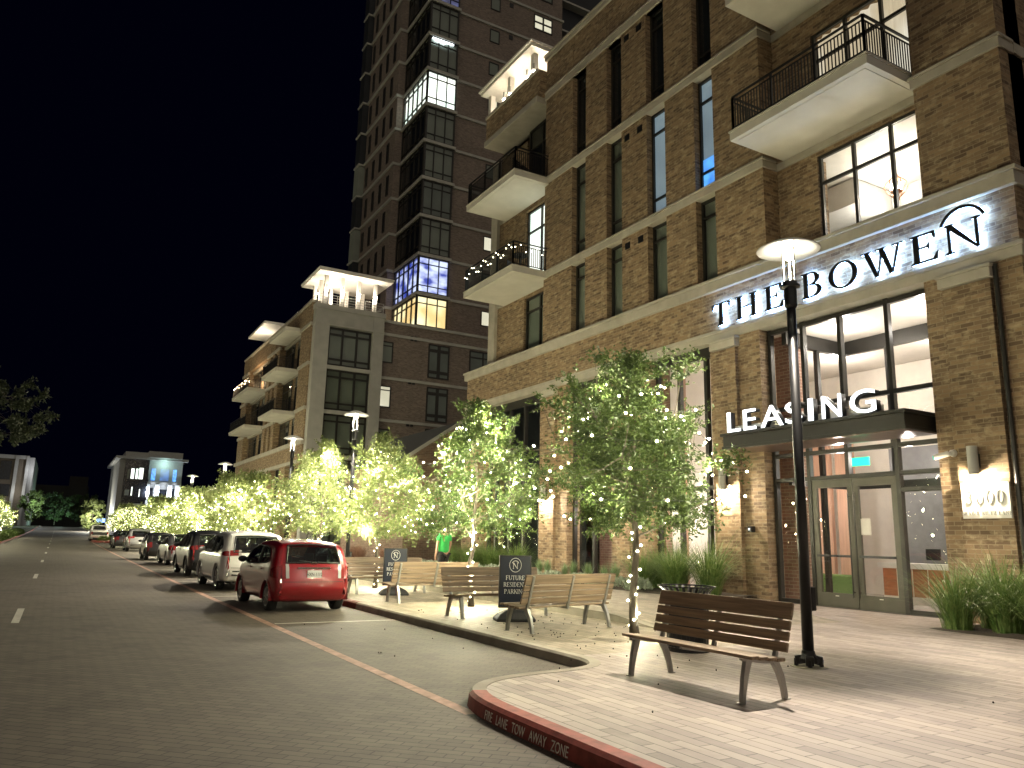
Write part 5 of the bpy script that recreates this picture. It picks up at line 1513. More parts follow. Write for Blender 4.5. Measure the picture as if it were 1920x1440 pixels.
def crom(pts, n):
    P = np.array(pts, float); out = []
    Q = np.vstack([2 * P[0] - P[1], P, 2 * P[-1] - P[-2]])
    for i in range(len(P) - 1):
        p0, p1, p2, p3 = Q[i:i + 4]
        for k in range(n):
            t = k / n
            out.append(0.5 * ((2 * p1) + (-p0 + p2) * t + (2 * p0 - 5 * p1 + 4 * p2 - p3) * t * t + (-p0 + 3 * p1 - 3 * p2 + p3) * t ** 3))
    out.append(P[-1])
    return np.array(out)

def make_car(spec, name, label, pm, detail=True):
    s = empty(name, (0, 0, 0), 0, label, 'car' if name != 'pickup_truck' else 'pickup truck', 'cars parked along the kerb')
    top = crom(spec['top'], 7); bot = crom(spec['bot'], 6)
    Wm, belt, H, Ln = spec['w'], spec['belt'], spec['h'], spec['l']
    poly = np.vstack([top, bot[::-1]])
    A = poly; B = np.roll(poly, -1, 0)
    def dist(y, z):
        p = np.array([y, z]); d = B - A; L2 = (d ** 2).sum(1) + 1e-12
        t = np.clip(((p - A) * d).sum(1) / L2, 0, 1)
        return np.sqrt((((A + d * t[:, None]) - p) ** 2).sum(1)).min()
    rnd = spec.get('r', 0.10)
    def W0(y, z):
        w_ = Wm
        e = spec.get('tap', (0.55, 0.10, 0.9, 0.16))
        if y < e[0]: w_ -= e[1] * (1 - y / e[0]) ** 2
        if y > Ln - e[2]: w_ -= e[3] * ((y - (Ln - e[2])) / e[2]) ** 2
        if z > belt: w_ -= spec['tumble'] * (z - belt) / (H - belt)
        else: w_ += 0.015 * math.sin(PI * min(1, max(0, (z - 0.3) / (belt - 0.3)))) - (0.035 * ((0.42 - z) / 0.2) if z < 0.42 else 0)
        return w_
    def Wd(y, z):
        d = dist(y, z)
        ins = 0.0
        if d < rnd: ins = rnd * (1 - math.sqrt(max(0, 1 - (1 - d / rnd) ** 2)))
        return W0(y, z) - ins * 0.85
    # stations
    u = np.linspace(0, 1, 110); ys = Ln * (0.5 - 0.5 * np.cos(PI * u)) * 0.55 + Ln * u * 0.45
    y_top0, y_top1 = top[:, 0].min(), top[:, 0].max()
    ys = y_top0 + (ys / Ln) * (y_top1 - y_top0)
    ti = np.argsort(top[:, 0]); bi = np.argsort(bot[:, 0])
    zt = np.interp(ys, top[ti, 0], top[ti, 1]); zb = np.interp(ys, bot[bi, 0], bot[bi, 1])
    K = 26
    wheels = [spec['yr'], spec['yf']]; Ra = spec['rw'] + 0.055; wz_ = spec['rw']
    glassy = spec['glass']     # list of (y list, zlow list, zhigh list)
    def in_glass(y, z):
        for (gy, gl, gh) in glassy:
            if gy[0] < y < gy[-1] and np.interp(y, gy, gl) + 0.015 < z < np.interp(y, gy, gh) - 0.015: return True
        return False
    body = MB()
    for sx in (-1, 1):
        g = np.zeros((len(ys), K, 3))
        for i, y in enumerate(ys):
            for k in range(K):
                z = zb[i] + (zt[i] - zb[i]) * k / (K - 1)
                yy, zz = y, z
                for wy_ in wheels:
                    d = math.hypot(yy - wy_, zz - wz_)
                    if abs(d - Ra) < 0.04 and d > 1e-6:
                        yy = wy_ + (yy - wy_) * Ra / d; zz = wz_ + (zz - wz_) * Ra / d
                g[i, k] = (sx * Wd(yy, zz), yy, zz)
        vs = [tuple(p) for p in g.reshape(-1, 3)]; fs = []
        for i in range(len(ys) - 1):
            for k in range(K - 1):
                c = (g[i, k] + g[i + 1, k] + g[i, k + 1] + g[i + 1, k + 1]) / 4
                if any(math.hypot(c[1] - wy_, c[2] - wz_) < Ra - 0.006 for wy_ in wheels): continue
                if in_glass(c[1], c[2]): continue
                q = (i * K + k, (i + 1) * K + k, (i + 1) * K + k + 1, i * K + k + 1)
                fs.append(q if sx > 0 else q[::-1])
        body.add(vs, fs)
    # shell across the car: over the top, then underneath
    NU = 14
    def shell_pt(curve, j, uu, off=0.0):
        y, z = curve[j]
        a = curve[max(j - 1, 0)]; b = curve[min(j + 1, len(curve) - 1)]
        t = b - a; t = t / (np.linalg.norm(t) + 1e-9); nn = np.array([-t[1], t[0]])
        wb = W0(y, z) - rnd * 0.85
        bl = spec.get('crown', 0.05) * (1 - abs(uu) ** 2.2) + off
        return (uu * wb, y + nn[0] * bl, z + nn[1] * bl)
    def win_shell(y, z, uu):
        for (j0, j1, um) in spec['wins']:
            if j0[0] <= z <= j0[1] and j1[0] <= y <= j1[1] and abs(uu) < um - 0.03: return True
        return False
    for ci, curve in enumerate((top, bot)):
        vs = []; fs = []
        for j in range(len(curve)):
            for i in range(NU + 1):
                uu = -1 + 2 * i / NU
                p = shell_pt(curve, j, uu) if ci == 0 else (uu * (W0(*curve[j]) - rnd * 0.85), curve[j][0], curve[j][1])
                vs.append(p)
        for j in range(len(curve) - 1):
            for i in range(NU):
                c = (np.array(vs[j * (NU + 1) + i]) + np.array(vs[(j + 1) * (NU + 1) + i + 1])) / 2
                if ci == 0 and win_shell(c[1], c[2], -1 + 2 * (i + 0.5) / NU): continue
                fs.append((j * (NU + 1) + i, j * (NU + 1) + i + 1, (j + 1) * (NU + 1) + i + 1, (j + 1) * (NU + 1) + i))
        body.add(vs, fs)
    # close the rear below the tail and weld
    b = body.build('body', pm, s, fix=False)
    bm = bmesh.new(); bm.from_mesh(b.data); bmesh.ops.remove_doubles(bm, verts=bm.verts, dist=0.004); bmesh.ops.recalc_face_normals(bm, faces=bm.faces); bm.to_mesh(b.data); bm.free()
    b.data.polygons.foreach_set('use_smooth', [True] * len(b.data.polygons))
    sid = MB()
    # wheel wells, arches
    def ring(y, x, r0, r1, xin, mi=0, n=30, a0=-12, a1=192):
        m_ = MB()
        for i in range(n):
            q = []
            for a in (R(a0 + (a1 - a0) * i / n), R(a0 + (a1 - a0) * (i + 1) / n)):
                q.append(((y + r0 * math.cos(a)), wz_ + r0 * math.sin(a), (y + r1 * math.cos(a)), wz_ + r1 * math.sin(a)))
            m_.quad((x, q[0][0], q[0][1]), (x, q[1][0], q[1][1]), (x + math.copysign(0.004, x), q[1][2], q[1][3]), (x + math.copysign(0.004, x), q[0][2], q[0][3]))
            m_.quad((x, q[0][0], q[0][1]), (x, q[1][0], q[1][1]), (xin, q[1][0], q[1][1]), (xin, q[0][0], q[0][1]))
        return m_
    for wy_ in wheels:
        for sx in (-1, 1):
            x = sx * (W0(wy_, wz_ + Ra) + 0.012)
            ring(wy_, x, Ra - 0.012, Ra + 0.03, sx * (Wm - 0.30)).build('wheel_arch', pm if spec.get('arch_paint', True) else MAT['trim'], s, fix=True)
    part('underbody', 'trim', s, (-Wm + 0.30, Wm - 0.30, 0.3, Ln - 0.3, 0.20, 0.52))
    part('underbody_edge', 'trim', s, (-Wm + 0.10, Wm - 0.10, wheels[0] + Ra + 0.06, wheels[1] - Ra - 0.06, 0.21, 0.42))
    # cabin
    fl = spec['cabin']
    cb = MB(); cb.box(-Wm + 0.13, Wm - 0.13, fl[0], fl[1], 0.5, belt - 0.12)
    for (yy, zz) in fl[2]:
        for xx in ((-0.40, 0.40)):
            cb.box(xx - 0.23, xx + 0.23, yy, yy + 0.12, 0.5, zz); cb.box(xx - 0.12, xx + 0.12, yy + 0.01, yy + 0.10, zz + 0.04, zz + 0.20)
    cb.build('cabin', MAT['cabin'], s, bevel=0.03)
    # side glass with black surround
    for sx in (-1, 1):
        for (gy, gl, gh) in glassy:
            gm_ = MB(); n = 22; m = 5; yy = np.linspace(gy[0], gy[-1], n)
            pts = [[(sx * (Wd(y, np.interp(y, gy, gl) + (np.interp(y, gy, gh) - np.interp(y, gy, gl)) * k / m) + 0.003), y, np.interp(y, gy, gl) + (np.interp(y, gy, gh) - np.interp(y, gy, gl)) * k / m) for k in range(m + 1)] for y in yy]
            for i in range(n - 1):
                for k in range(m): gm_.quad(pts[i][k], pts[i + 1][k], pts[i + 1][k + 1], pts[i][k + 1])
            sw = gm_.build('side_window', MAT['car_glass'], s, smooth=True)
            tr = MB(); tr.tube([p[0] for p in pts] + [pts[-1][m]] + [p[m] for p in pts[::-1]] + [pts[0][0]], 0.016, 6)
            tr.build('window_trim', MAT['trim'], sw)
        for yp in spec.get('pillars', []):
            zl, zh = belt, np.interp(yp, top[ti, 0], top[ti, 1]) - 0.13
            tr = MB(); tr.bar((sx * (Wd(yp, zl) + 0.006), yp, zl), (sx * (Wd(yp, zh) + 0.006), yp, zh), 0.02, 0.07); tr.build('door_pillar', MAT['trim'], s)
        # door handles, shut lines
        for yp in spec.get('handles', []):
            hz_ = belt - 0.10
            h = MB(); h.bar((sx * (Wd(yp, hz_) + 0.02), yp - 0.09, hz_), (sx * (Wd(yp, hz_) + 0.02), yp + 0.09, hz_), 0.025, 0.03); h.build('door_handle', pm, s)
        for yp in spec.get('shuts', []):
            h = MB(); zz = np.linspace(0.40, belt - 0.02, 8)
            for a, c in zip(zz[:-1], zz[1:]): h.quad((sx * (Wd(yp, a) + 0.0035), yp - 0.005, a), (sx * (Wd(yp, a) + 0.0035), yp + 0.005, a), (sx * (Wd(yp, c) + 0.0035), yp + 0.005, c), (sx * (Wd(yp, c) + 0.0035), yp - 0.005, c))
            h.build('shut_line', MAT['trim'], s, fix=False)
        # mirror
        my = spec['mirror']
        mm = MB(); c0 = Vector((sx * (Wm + 0.10), my, belt + 0.06))
        vs = []; fs = []
        for a in range(7):
            for k in range(10):
                t_ = PI * a / 6; p_ = 2 * PI * k / 10
                vs.append(c0 + Vector((0.115 * math.sin(t_) * math.cos(p_), 0.07 * math.cos(t_), 0.075 * math.sin(t_) * math.sin(p_))))
        for a in range(6):
            for k in range(10): fs.append((a * 10 + k, a * 10 + (k + 1) % 10, (a + 1) * 10 + (k + 1) % 10, (a + 1) * 10 + k))
        mm.add(vs, fs); mm.bar((sx * (Wm - 0.08), my + 0.03, belt + 0.02), (sx * (Wm + 0.05), my + 0.01, belt + 0.04), 0.04)
        mm.build('mirror', pm if spec.get('mirror_paint') else MAT['trim'], s, smooth=True)
    # windows in the shell
    for (jz, jy, um) in spec['wins']:
        idx = [j for j in range(len(top)) if jz[0] - 0.02 <= top[j][1] <= jz[1] + 0.02 and jy[0] - 0.02 <= top[j][0] <= jy[1] + 0.02]
        gm_ = MB(); n = 12
        pts = [[shell_pt(top, j, um * (-1 + 2 * i / n), 0.004) for i in range(n + 1)] for j in idx]
        for a in range(len(idx) - 1):
            for i in range(n): gm_.quad(pts[a][i], pts[a][i + 1], pts[a + 1][i + 1], pts[a + 1][i])
        rw_ = gm_.build('rear_window' if jy[1] < Ln * 0.5 else 'windscreen', MAT['car_glass'], s, smooth=True)
        tr = MB(); tr.tube(pts[0] + [p[-1] for p in pts] + pts[-1][::-1] + [p[0] for p in pts[::-1]], 0.020, 6); tr.build('window_trim', MAT['trim'], rw_)
    # tail lamps wrap the rear corners
    zl0, zl1, yl = spec['tail']
    idx = [j for j in range(len(top)) if top[j][0] < Ln * 0.3 and zl0 <= top[j][1] <= zl1]
    for sx in (-1, 1):
        g = MB(); n = 5
        if idx:
            pts = [[shell_pt(top, j, sx * (spec['tailu'] + (1.0 - spec['tailu']) * i / n), 0.012) for i in range(n + 1)] for j in idx]
            for a in range(len(idx) - 1):
                for i in range(n): g.quad(pts[a][i], pts[a][i + 1], pts[a + 1][i + 1], pts[a + 1][i])
        m = 18
        yy = top[ti, 0].min() + 0.002 + (yl - top[ti, 0].min()) * np.linspace(0, 1, m + 1) ** 2.2
        gr = []
        for y in yy:
            t_ = (y - yy[0]) / (yl - yy[0])
            za, zc = zl0 + 0.04 * t_, zl1 - (zl1 - zl0) * 0.35 * t_
            zc = min(zc, np.interp(y, top[ti, 0], top[ti, 1]) - 0.002)
            gr.append([(sx * (Wd(y, za + (zc - za) * k / 4) + 0.010), y, za + (zc - za) * k / 4) for k in range(5)])
        for a in range(m):
            for k in range(4): g.quad(gr[a][k], gr[a + 1][k], gr[a + 1][k + 1], gr[a][k + 1])
        tl = g.build('tail_light', MAT['tail_red'], s, smooth=True)
        if detail and idx:
            g = MB()
            j_ = idx[len(idx) // 4: -max(1, len(idx) // 6)] if len(idx) > 6 else idx
            pts = [[shell_pt(top, j, sx * (spec['tailu'] - 0.01 + 0.10 * i), 0.018) for i in range(2)] for j in idx]
            for a in range(len(pts) - 1): g.quad(pts[a][0], pts[a][1], pts[a + 1][1], pts[a + 1][0])
            g.build('clear_lens', MAT['tail_clear'], tl, fix=True)
    # wheels
    rw = spec['rw']
    for wy_ in wheels:
        for sx in (-1, 1):
            we = bpy.data.objects.new('wheel', None); COL.objects.link(we); we.parent = s; we.location = (sx * (Wm - 0.115), wy_, rw)
            t = MB(); pr = [(rw * 0.66, -0.09), (rw * 0.90, -0.105), (rw * 0.985, -0.085), (rw, -0.05), (rw, 0.05), (rw * 0.985, 0.085), (rw * 0.90, 0.105), (rw * 0.66, 0.09)]
            n = 28; vs = []; fs = []
            for (r_, x_) in pr:
                for k in range(n): vs.append((x_, r_ * math.cos(2 * PI * k / n), r_ * math.sin(2 * PI * k / n)))
            for a in range(len(pr) - 1):
                for k in range(n): fs.append((a * n + k, a * n + (k + 1) % n, (a + 1) * n + (k + 1) % n, (a + 1) * n + k))
            t.add(vs, fs); t.build('tyre', MAT['tyre'], we, smooth=True)
            rm_ = MB()
            rm_.tube([(sx * 0.02, 0, 0), (sx * 0.095, 0, 0)], [0.06, 0.05], 12)
            for k in range(7):
                a = 2 * PI * k / 7; c, d = math.cos(a), math.sin(a)
                rm_.bar((sx * 0.085, 0.03 * c, 0.03 * d), (sx * 0.075, rw * 0.62 * c, rw * 0.62 * d), 0.05, 0.03)
            for (r0, r1, x0_, x1_) in ((rw * 0.60, rw * 0.70, 0.085, 0.095),):
                for k in range(n):
                    a0, a1 = 2 * PI * k / n, 2 * PI * (k + 1) / n
                    rm_.quad((sx * x0_, r0 * math.cos(a0), r0 * math.sin(a0)), (sx * x0_, r0 * math.cos(a1), r0 * math.sin(a1)), (sx * x1_, r1 * math.cos(a1), r1 * math.sin(a1)), (sx * x1_, r1 * math.cos(a0), r1 * math.sin(a0)))
            rm_.build('rim', MAT['alloy'], we)
            dk = MB(); vs = [(sx * 0.02, rw * 0.66 * math.cos(2 * PI * k / n), rw * 0.66 * math.sin(2 * PI * k / n)) for k in range(n)]; dk.add(vs, [tuple(range(n))]); dk.build('brake_shadow', MAT['trim'], we)
    # plate, bumper seam
    yb = lambda z: float(np.interp(z, top[:np.argmax(top[:, 1] > H * 0.8), 1], top[:np.argmax(top[:, 1] > H * 0.8), 0]))
    zp = spec['plate']
    cr = spec.get('crown', 0.05)
    pl_ = part('number_plate', mat('plate_white', (0.70, 0.70, 0.68), 0.4, var=0.04), s, (-0.155, 0.155, yb(zp) - cr - 0.022, yb(zp) - cr - 0.012, zp - 0.075, zp + 0.075))
    if detail and spec.get('plate_text'):
        me_ = text_mesh(spec['plate_text'], 0.095, 0.004, 'CENTER')
        for v in me_.vertices: v.co = (v.co.x * 0.80, yb(zp) - cr - 0.0245 - v.co.z, zp - 0.038 + v.co.y)
        me_.materials.clear(); me_.materials.append(MAT['trim']); ob = bpy.data.objects.new('plate_number', me_); COL.objects.link(ob); ob.parent = pl_
    for z in spec.get('seams', []):
        h = MB(); n = 14
        for i in range(n):
            u0, u1 = -0.97 + 1.94 * i / n, -0.97 + 1.94 * (i + 1) / n
            def sp(u_, dz):
                y = yb(z + dz); return (u_ * (W0(y, z) - rnd * 0.85), y - cr * (1 - abs(u_) ** 2.2) - 0.004, z + dz)
            h.quad(sp(u0, -0.006), sp(u1, -0.006), sp(u1, 0.006), sp(u0, 0.006))
        h.build('shut_line', MAT['trim'], s, fix=False)
    if spec.get('garnish'):
        z = spec['garnish']; h = MB(); h.box(-0.36, 0.36, yb(z) - cr - 0.022, yb(z) - cr + 0.02, z - 0.018, z + 0.018); h.build('chrome_strip', MAT['chrome'], s, bevel=0.006)
        h = MB()
        for i in range(18):
            a0, a1 = 2 * PI * i / 18, 2 * PI * (i + 1) / 18
            h.bar((0.062 * math.cos(a0), yb(z + .09) - cr - 0.012, z + 0.085 + 0.042 * math.sin(a0)), (0.062 * math.cos(a1), yb(z + .09) - cr - 0.012, z + 0.085 + 0.042 * math.sin(a1)), 0.012)
        for i in range(12):
            a0, a1 = 2 * PI * i / 12, 2 * PI * (i + 1) / 12
            h.bar((0.03 * math.cos(a0), yb(z + .09) - cr - 0.012, z + 0.095 + 0.022 * math.sin(a0)), (0.03 * math.cos(a1), yb(z + .09) - cr - 0.012, z + 0.095 + 0.022 * math.sin(a1)), 0.009)
        h.build('badge', MAT['chrome'], s)
    if spec.get('bumper_trim'):
        z0_, z1_ = spec['bumper_trim']; h = MB(); n = 12
        for i in range(n):
            u0, u1 = -0.9 + 1.8 * i / n, -0.9 + 1.8 * (i + 1) / n
            def sp2(u_, z): y = yb(z); return (u_ * (W0(y, z) - rnd * 0.85), y - cr * (1 - abs(u_) ** 2.2) - 0.008, z)
            h.quad(sp2(u0, z0_), sp2(u1, z0_), sp2(u1, z1_), sp2(u0, z1_))
        h.build('bumper_trim', MAT['trim'], s, fix=False)
    if spec.get('wiper'):
        z = spec['wiper']; h = MB(); h.bar((0.02, yb(z) - cr - 0.02, z), (-0.32, yb(z + 0.02) - cr - 0.02, z + 0.03), 0.015); h.build('wiper', MAT['trim'], s)
    if spec.get('antenna'):
        h = MB(); ay = spec['antenna']; az = float(np.interp(ay, top[ti, 0], top[ti, 1])) + cr; h.tube([(0, ay, az), (0, ay - 0.05, az + 0.17)], [0.012, 0.005], 6); h.build('antenna', MAT['trim'], s)
    if spec.get('rails'):
        for sx in (-1, 1):
            h = MB(); h.bar((sx * (Wm - spec['tumble'] - 0.05), spec['rails'][0], H + 0.035), (sx * (Wm - spec['tumble'] - 0.05), spec['rails'][1], H + 0.035), 0.03, 0.03)
            h.build('roof_rail', MAT['trim'], s)
    return s

HATCH = dict(l=3.90, w=0.85, h=1.49, belt=0.98, tumble=0.15, r=0.11, crown=0.055,
    top=[(0.05, .36), (0.0, .50), (0.015, .66), (0.05, .80), (0.085, .93), (0.16, 1.09), (0.27, 1.30), (0.34, 1.385), (0.46, 1.43), (0.9, 1.475), (1.6, 1.49), (2.15, 1.43), (2.5, 1.29), (2.95, 1.06), (3.25, .96), (3.55, .88), (3.78, .74), (3.88, .56), (3.90, .44)],
    bot=[(0.05, .36), (0.12, .25), (0.3, .21), (1.0, .20), (2.0, .20), (3.0, .20), (3.6, .21), (3.82, .26), (3.90, .44)],
    yr=0.66, yf=3.17, rw=0.30, mirror=2.62,
    glass=[([0.62, 0.85, 1.2, 1.9, 2.35, 2.72], [1.06, 1.01, 0.99, 0.965, 0.95, 0.98], [1.10, 1.31, 1.37, 1.385, 1.30, 1.05])],
    pillars=[1.42], handles=[1.15, 2.2], shuts=[1.38, 2.55],
    wins=[((1.02, 1.36), (0, 0.6), 0.86), ((1.08, 1.41), (2.0, 3.1), 0.86)],
    tail=(0.70, 1.00, 0.36), tailu=0.80, cabin=(0.5, 2.9, [(0.75, 0.98), (1.75, 1.0)]), plate=0.80, plate_text='HXN-1112', seams=[0.635], garnish=0.925, wiper=1.05, antenna=0.75)
SUV = dict(l=4.60, w=0.925, h=1.67, belt=1.06, tumble=0.17, r=0.12, crown=0.06, mirror_paint=True,
    top=[(0.06, .42), (0.0, .56), (0.01, .74), (0.05, .92), (0.10, 1.08), (0.20, 1.30), (0.32, 1.50), (0.42, 1.58), (0.6, 1.62), (1.1, 1.66), (1.9, 1.67), (2.45, 1.61), (2.8, 1.46), (3.35, 1.16), (3.7, 1.08), (4.15, 1.0), (4.45, .84), (4.57, .64), (4.60, .50)],
    bot=[(0.06, .42), (0.14, .30), (0.35, .26), (1.2, .24), (2.4, .24), (3.5, .25), (4.2, .26), (4.5, .32), (4.60, .50)],
    yr=0.97, yf=3.63, rw=0.355, mirror=2.98,
    glass=[([0.55, 0.85, 1.3, 2.1, 2.7, 3.12], [1.20, 1.12, 1.09, 1.06, 1.05, 1.09], [1.28, 1.45, 1.53, 1.545, 1.43, 1.16])],
    pillars=[1.02, 1.78], handles=[1.45, 2.5], shuts=[1.75, 2.85],
    wins=[((1.10, 1.50), (0, 0.6), 0.86), ((1.20, 1.57), (2.3, 3.5), 0.86)],
    tail=(0.97, 1.16, 0.34), tailu=0.60, cabin=(0.6, 3.2, [(1.0, 1.1), (2.1, 1.12)]), plate=0.86, plate_text='KLT-4087', seams=[0.66], bumper_trim=(0.44, 0.58), wiper=1.12)
SEDAN = dict(l=4.85, w=0.92, h=1.45, belt=0.98, tumble=0.19, r=0.13, crown=0.05,
    top=[(0.06, .38), (0.0, .52), (0.01, .70), (0.05, .88), (0.12, .99), (0.30, 1.04), (0.70, 1.08), (1.05, 1.24), (1.40, 1.38), (1.75, 1.44), (2.25, 1.45), (2.7, 1.39), (3.1, 1.22), (3.55, 1.04), (3.9, .97), (4.4, .88), (4.7, .72), (4.82, .54), (4.85, .44)],
    bot=[(0.06, .38), (0.14, .26), (0.35, .22), (1.2, .20), (2.4, .20), (3.6, .20), (4.4, .21), (4.72, .27), (4.85, .44)],
    yr=1.05, yf=3.86, rw=0.325, mirror=3.12,
    glass=[([0.95, 1.2, 1.6, 2.2, 2.8, 3.28], [1.04, 1.01, .99, .97, .96, .99], [1.06, 1.19, 1.31, 1.34, 1.26, 1.06])],
    pillars=[1.95], handles=[1.7, 2.65], shuts=[1.9, 3.0],
    wins=[((1.09, 1.40), (0.6, 1.6), 0.84), ((1.08, 1.37), (2.6, 3.6), 0.86)],
    tail=(0.72, 0.99, 0.34), tailu=0.70, cabin=(1.0, 3.3, [(1.35, 1.0), (2.4, 1.02)]), plate=0.80, seams=[0.62])
TRUCK = dict(l=5.7, w=0.98, h=1.90, belt=1.18, tumble=0.16, r=0.08, crown=0.03, tap=(0.2, 0.03, 0.9, 0.14),
    top=[(0.04, .55), (0.0, .66), (0.0, .9), (0.01, 1.12), (0.05, 1.22), (0.6, 1.24), (1.5, 1.24), (1.95, 1.26), (2.06, 1.5), (2.16, 1.8), (2.35, 1.88), (3.0, 1.90), (3.4, 1.82), (3.95, 1.36), (4.2, 1.26), (5.1, 1.18), (5.5, 1.05), (5.66, .8), (5.7, .6)],
    bot=[(0.04, .55), (0.12, .46), (0.4, .42), (2.0, .40), (3.5, .40), (5.0, .40), (5.5, .44), (5.7, .6)],
    yr=1.15, yf=4.6, rw=0.39, mirror=3.75,
    glass=[([2.2, 2.4, 3.0, 3.5, 3.9], [1.25, 1.22, 1.20, 1.20, 1.24], [1.32, 1.72, 1.76, 1.70, 1.32])],
    wins=[((1.36, 1.76), (1.9, 2.4), 0.80), ((1.36, 1.84), (3.2, 4.1), 0.86)],
    tail=(0.80, 1.15, 0.12), tailu=0.86, cabin=(2.1, 4.0, [(2.3, 1.2)]), plate=0.62, bumper_trim=(0.72, 1.08))
P_red = paint('cherry_red_paint', (0.26, 0.006, 0.012)); P_white = paint('white_car_paint', (0.70, 0.69, 0.66)); P_dark = paint('black_car_paint', (0.012, 0.012, 0.014)); P_silver = paint('silver_car_paint', (0.42, 0.42, 0.42), 0.6); P_grey = paint('graphite_car_paint', (0.06, 0.06, 0.065), 0.3)
def put(c, x, y, rz=0.0): c.location = (x, y, gz(y + 2)); c.rotation_euler = (math.atan(gz(y + 3) - gz(y + 2)), 0, R(rz)); return c
put(make_car(HATCH, 'parked_car', 'cherry red hatchback parked nearest, its rear to the camera', P_red), 4.96, 17.12, 1.2)
put(make_car(SUV, 'parked_car', 'white SUV parked directly ahead of the red hatchback', P_white), 5.12, 23.55, 1.0)
put(make_car(dict(SUV, rails=(0.7, 2.3)), 'parked_car', 'black SUV parked ahead of the white SUV', P_dark, False), 5.28, 31.2, 0.5)
put(make_car(SEDAN, 'parked_car', 'silver white sedan with red tail lamps, ahead of the black SUV', P_silver, False), 5.72, 41.3, 0.5)
put(make_car(dict(HATCH), 'parked_car', 'small black car parked ahead of the silver sedan', P_dark, False), 5.28, 48.4)
put(make_car(dict(SUV, rails=(0.7, 2.3), plate_text=None), 'parked_car', 'silver SUV parked farther up the row, ahead of the small black car', P_silver, False), 5.65, 66.3)
put(make_car(SEDAN, 'parked_car', 'dark sedan half hidden ahead of the silver SUV', P_grey, False), 5.15, 74.0)
put(make_car(TRUCK, 'pickup_truck', 'white pickup with a dark tailgate panel, farthest vehicle on the right kerb', P_white, False), 4.5, 106.0)
# ------------------------------------------------------------------ brick tower behind
TW = empty('residential_tower', (0, 0, 0), 0, 'tall dark brick residential tower with corner bay windows, some lit white, yellow and violet', 'tower')
F0, FH = 21.75, 4.225
NF = 11
def wallpart(parent, m, *b): return part('wall', m, parent, *b)
wallpart(TW, 'brick_dark', (32.2, 46.2, 70.45, 95, 0, 72), (27.9, 32.2, 76.7, 87.0, 0, 72), (46.2, 60, 73.0, 95, 0, 72))
part('bay_core', 'blind_dark', TW, (29.2, 32.2, 70.6, 76.7, 0, 72))
part('recess_shade', 'blind_dark', TW, (46.25, 60, 72.7, 72.99, 0, 72))  # near-black sheet over the brick, painting in the shade of the recess
for k in range(NF + 1):
    z = F0 + FH * k
    part('stone_band', 'stone_grey', TW, (28.55, 32.35, 69.85, 76.75, z - 0.18, z + 0.14), (32.35, 46.35, 70.25, 70.5, z - 0.16, z + 0.12), (27.72, 28.55, 76.55, 87.1, z - 0.16, z + 0.12), (46.35, 60, 71.6, 73.1, z - 0.14, z + 0.1))
    bl = {0: 'lit_warm', 1: 'lit_violet', 6: 'lit_cool', 9: 'blind_vio'}.get(k, 'blind' if k % 3 else 'blind_g2')
    bl_side = {0: 'lit_warm', 1: 'lit_violet', 6: 'lit_cool'}.get(k, 'blind_dark')
    z1 = z + FH - 0.18
    window(TW, fy(70.0), 28.75, 32.2, z + 0.14, z1, (0.333, 0.667), (0.20, 0.80), 0.14, 'pane', bl, 0.30, 0.16, mw=0.08)
    window(TW, fx(28.7), 70.12, 76.68, z + 0.14, z1, (0.2, 0.4, 0.6, 0.8), (0.20, 0.80), 0.14, 'pane', bl_side, 0.30, 0.16, mw=0.09)
    lit = k in (6, 2, 0)
    window(TW, fy(70.35), 36.3, 37.55, z + FH - 2.15, z + FH - 0.5, (), (), 0.09, 'pane', 'lit_cream' if lit else 'blind', 0.085, 0.10)
    window(TW, fy(70.35), 42.15, 44.75, z + FH - 2.45, z + FH - 0.45, (0.5,), (0.5,), 0.14, 'pane', 'lit_cream' if k == 9 else 'blind', 0.085, 0.10, mw=0.2)
    part('vent', 'black', TW, (38.8, 39.3, 70.38, 70.5, z + FH - 0.9, z + FH - 0.35))
    for j, y in enumerate((78.0, 80.4, 82.8, 85.2)):
        yy = y + (0.5 if k % 2 else 0)
        window(TW, fx(27.80), yy, yy + 0.62, z + 0.9, z + 3.3, (), (), 0.07, 'pane', 'blind_dark', 0.085, 0.10)
    part('corner_balcony', 'stone_grey', TW, (27.1, 28.0, 87.1, 89.0, z - 0.10, z + 0.10))
    part('corner_glazing', 'blind_dark' if k not in (3, 5) else 'blind', TW, (27.2, 28.0, 87.2, 88.9, z + 0.11, z + FH - 0.2))
part('light_garland', 'white_glow', TW, (29.1, 31.6, 69.93, 69.97, F0 + FH * 8 - 0.55, F0 + FH * 8 - 0.38), (29.3, 30.6, 69.94, 69.96, F0 + FH * 8 - 0.75, F0 + FH * 8 - 0.58))
point_light('room_spill', (29.6, 74.8, F0 + FH * 6 + 2.2), 1, (1, 0.95, 0.8), 0.2)

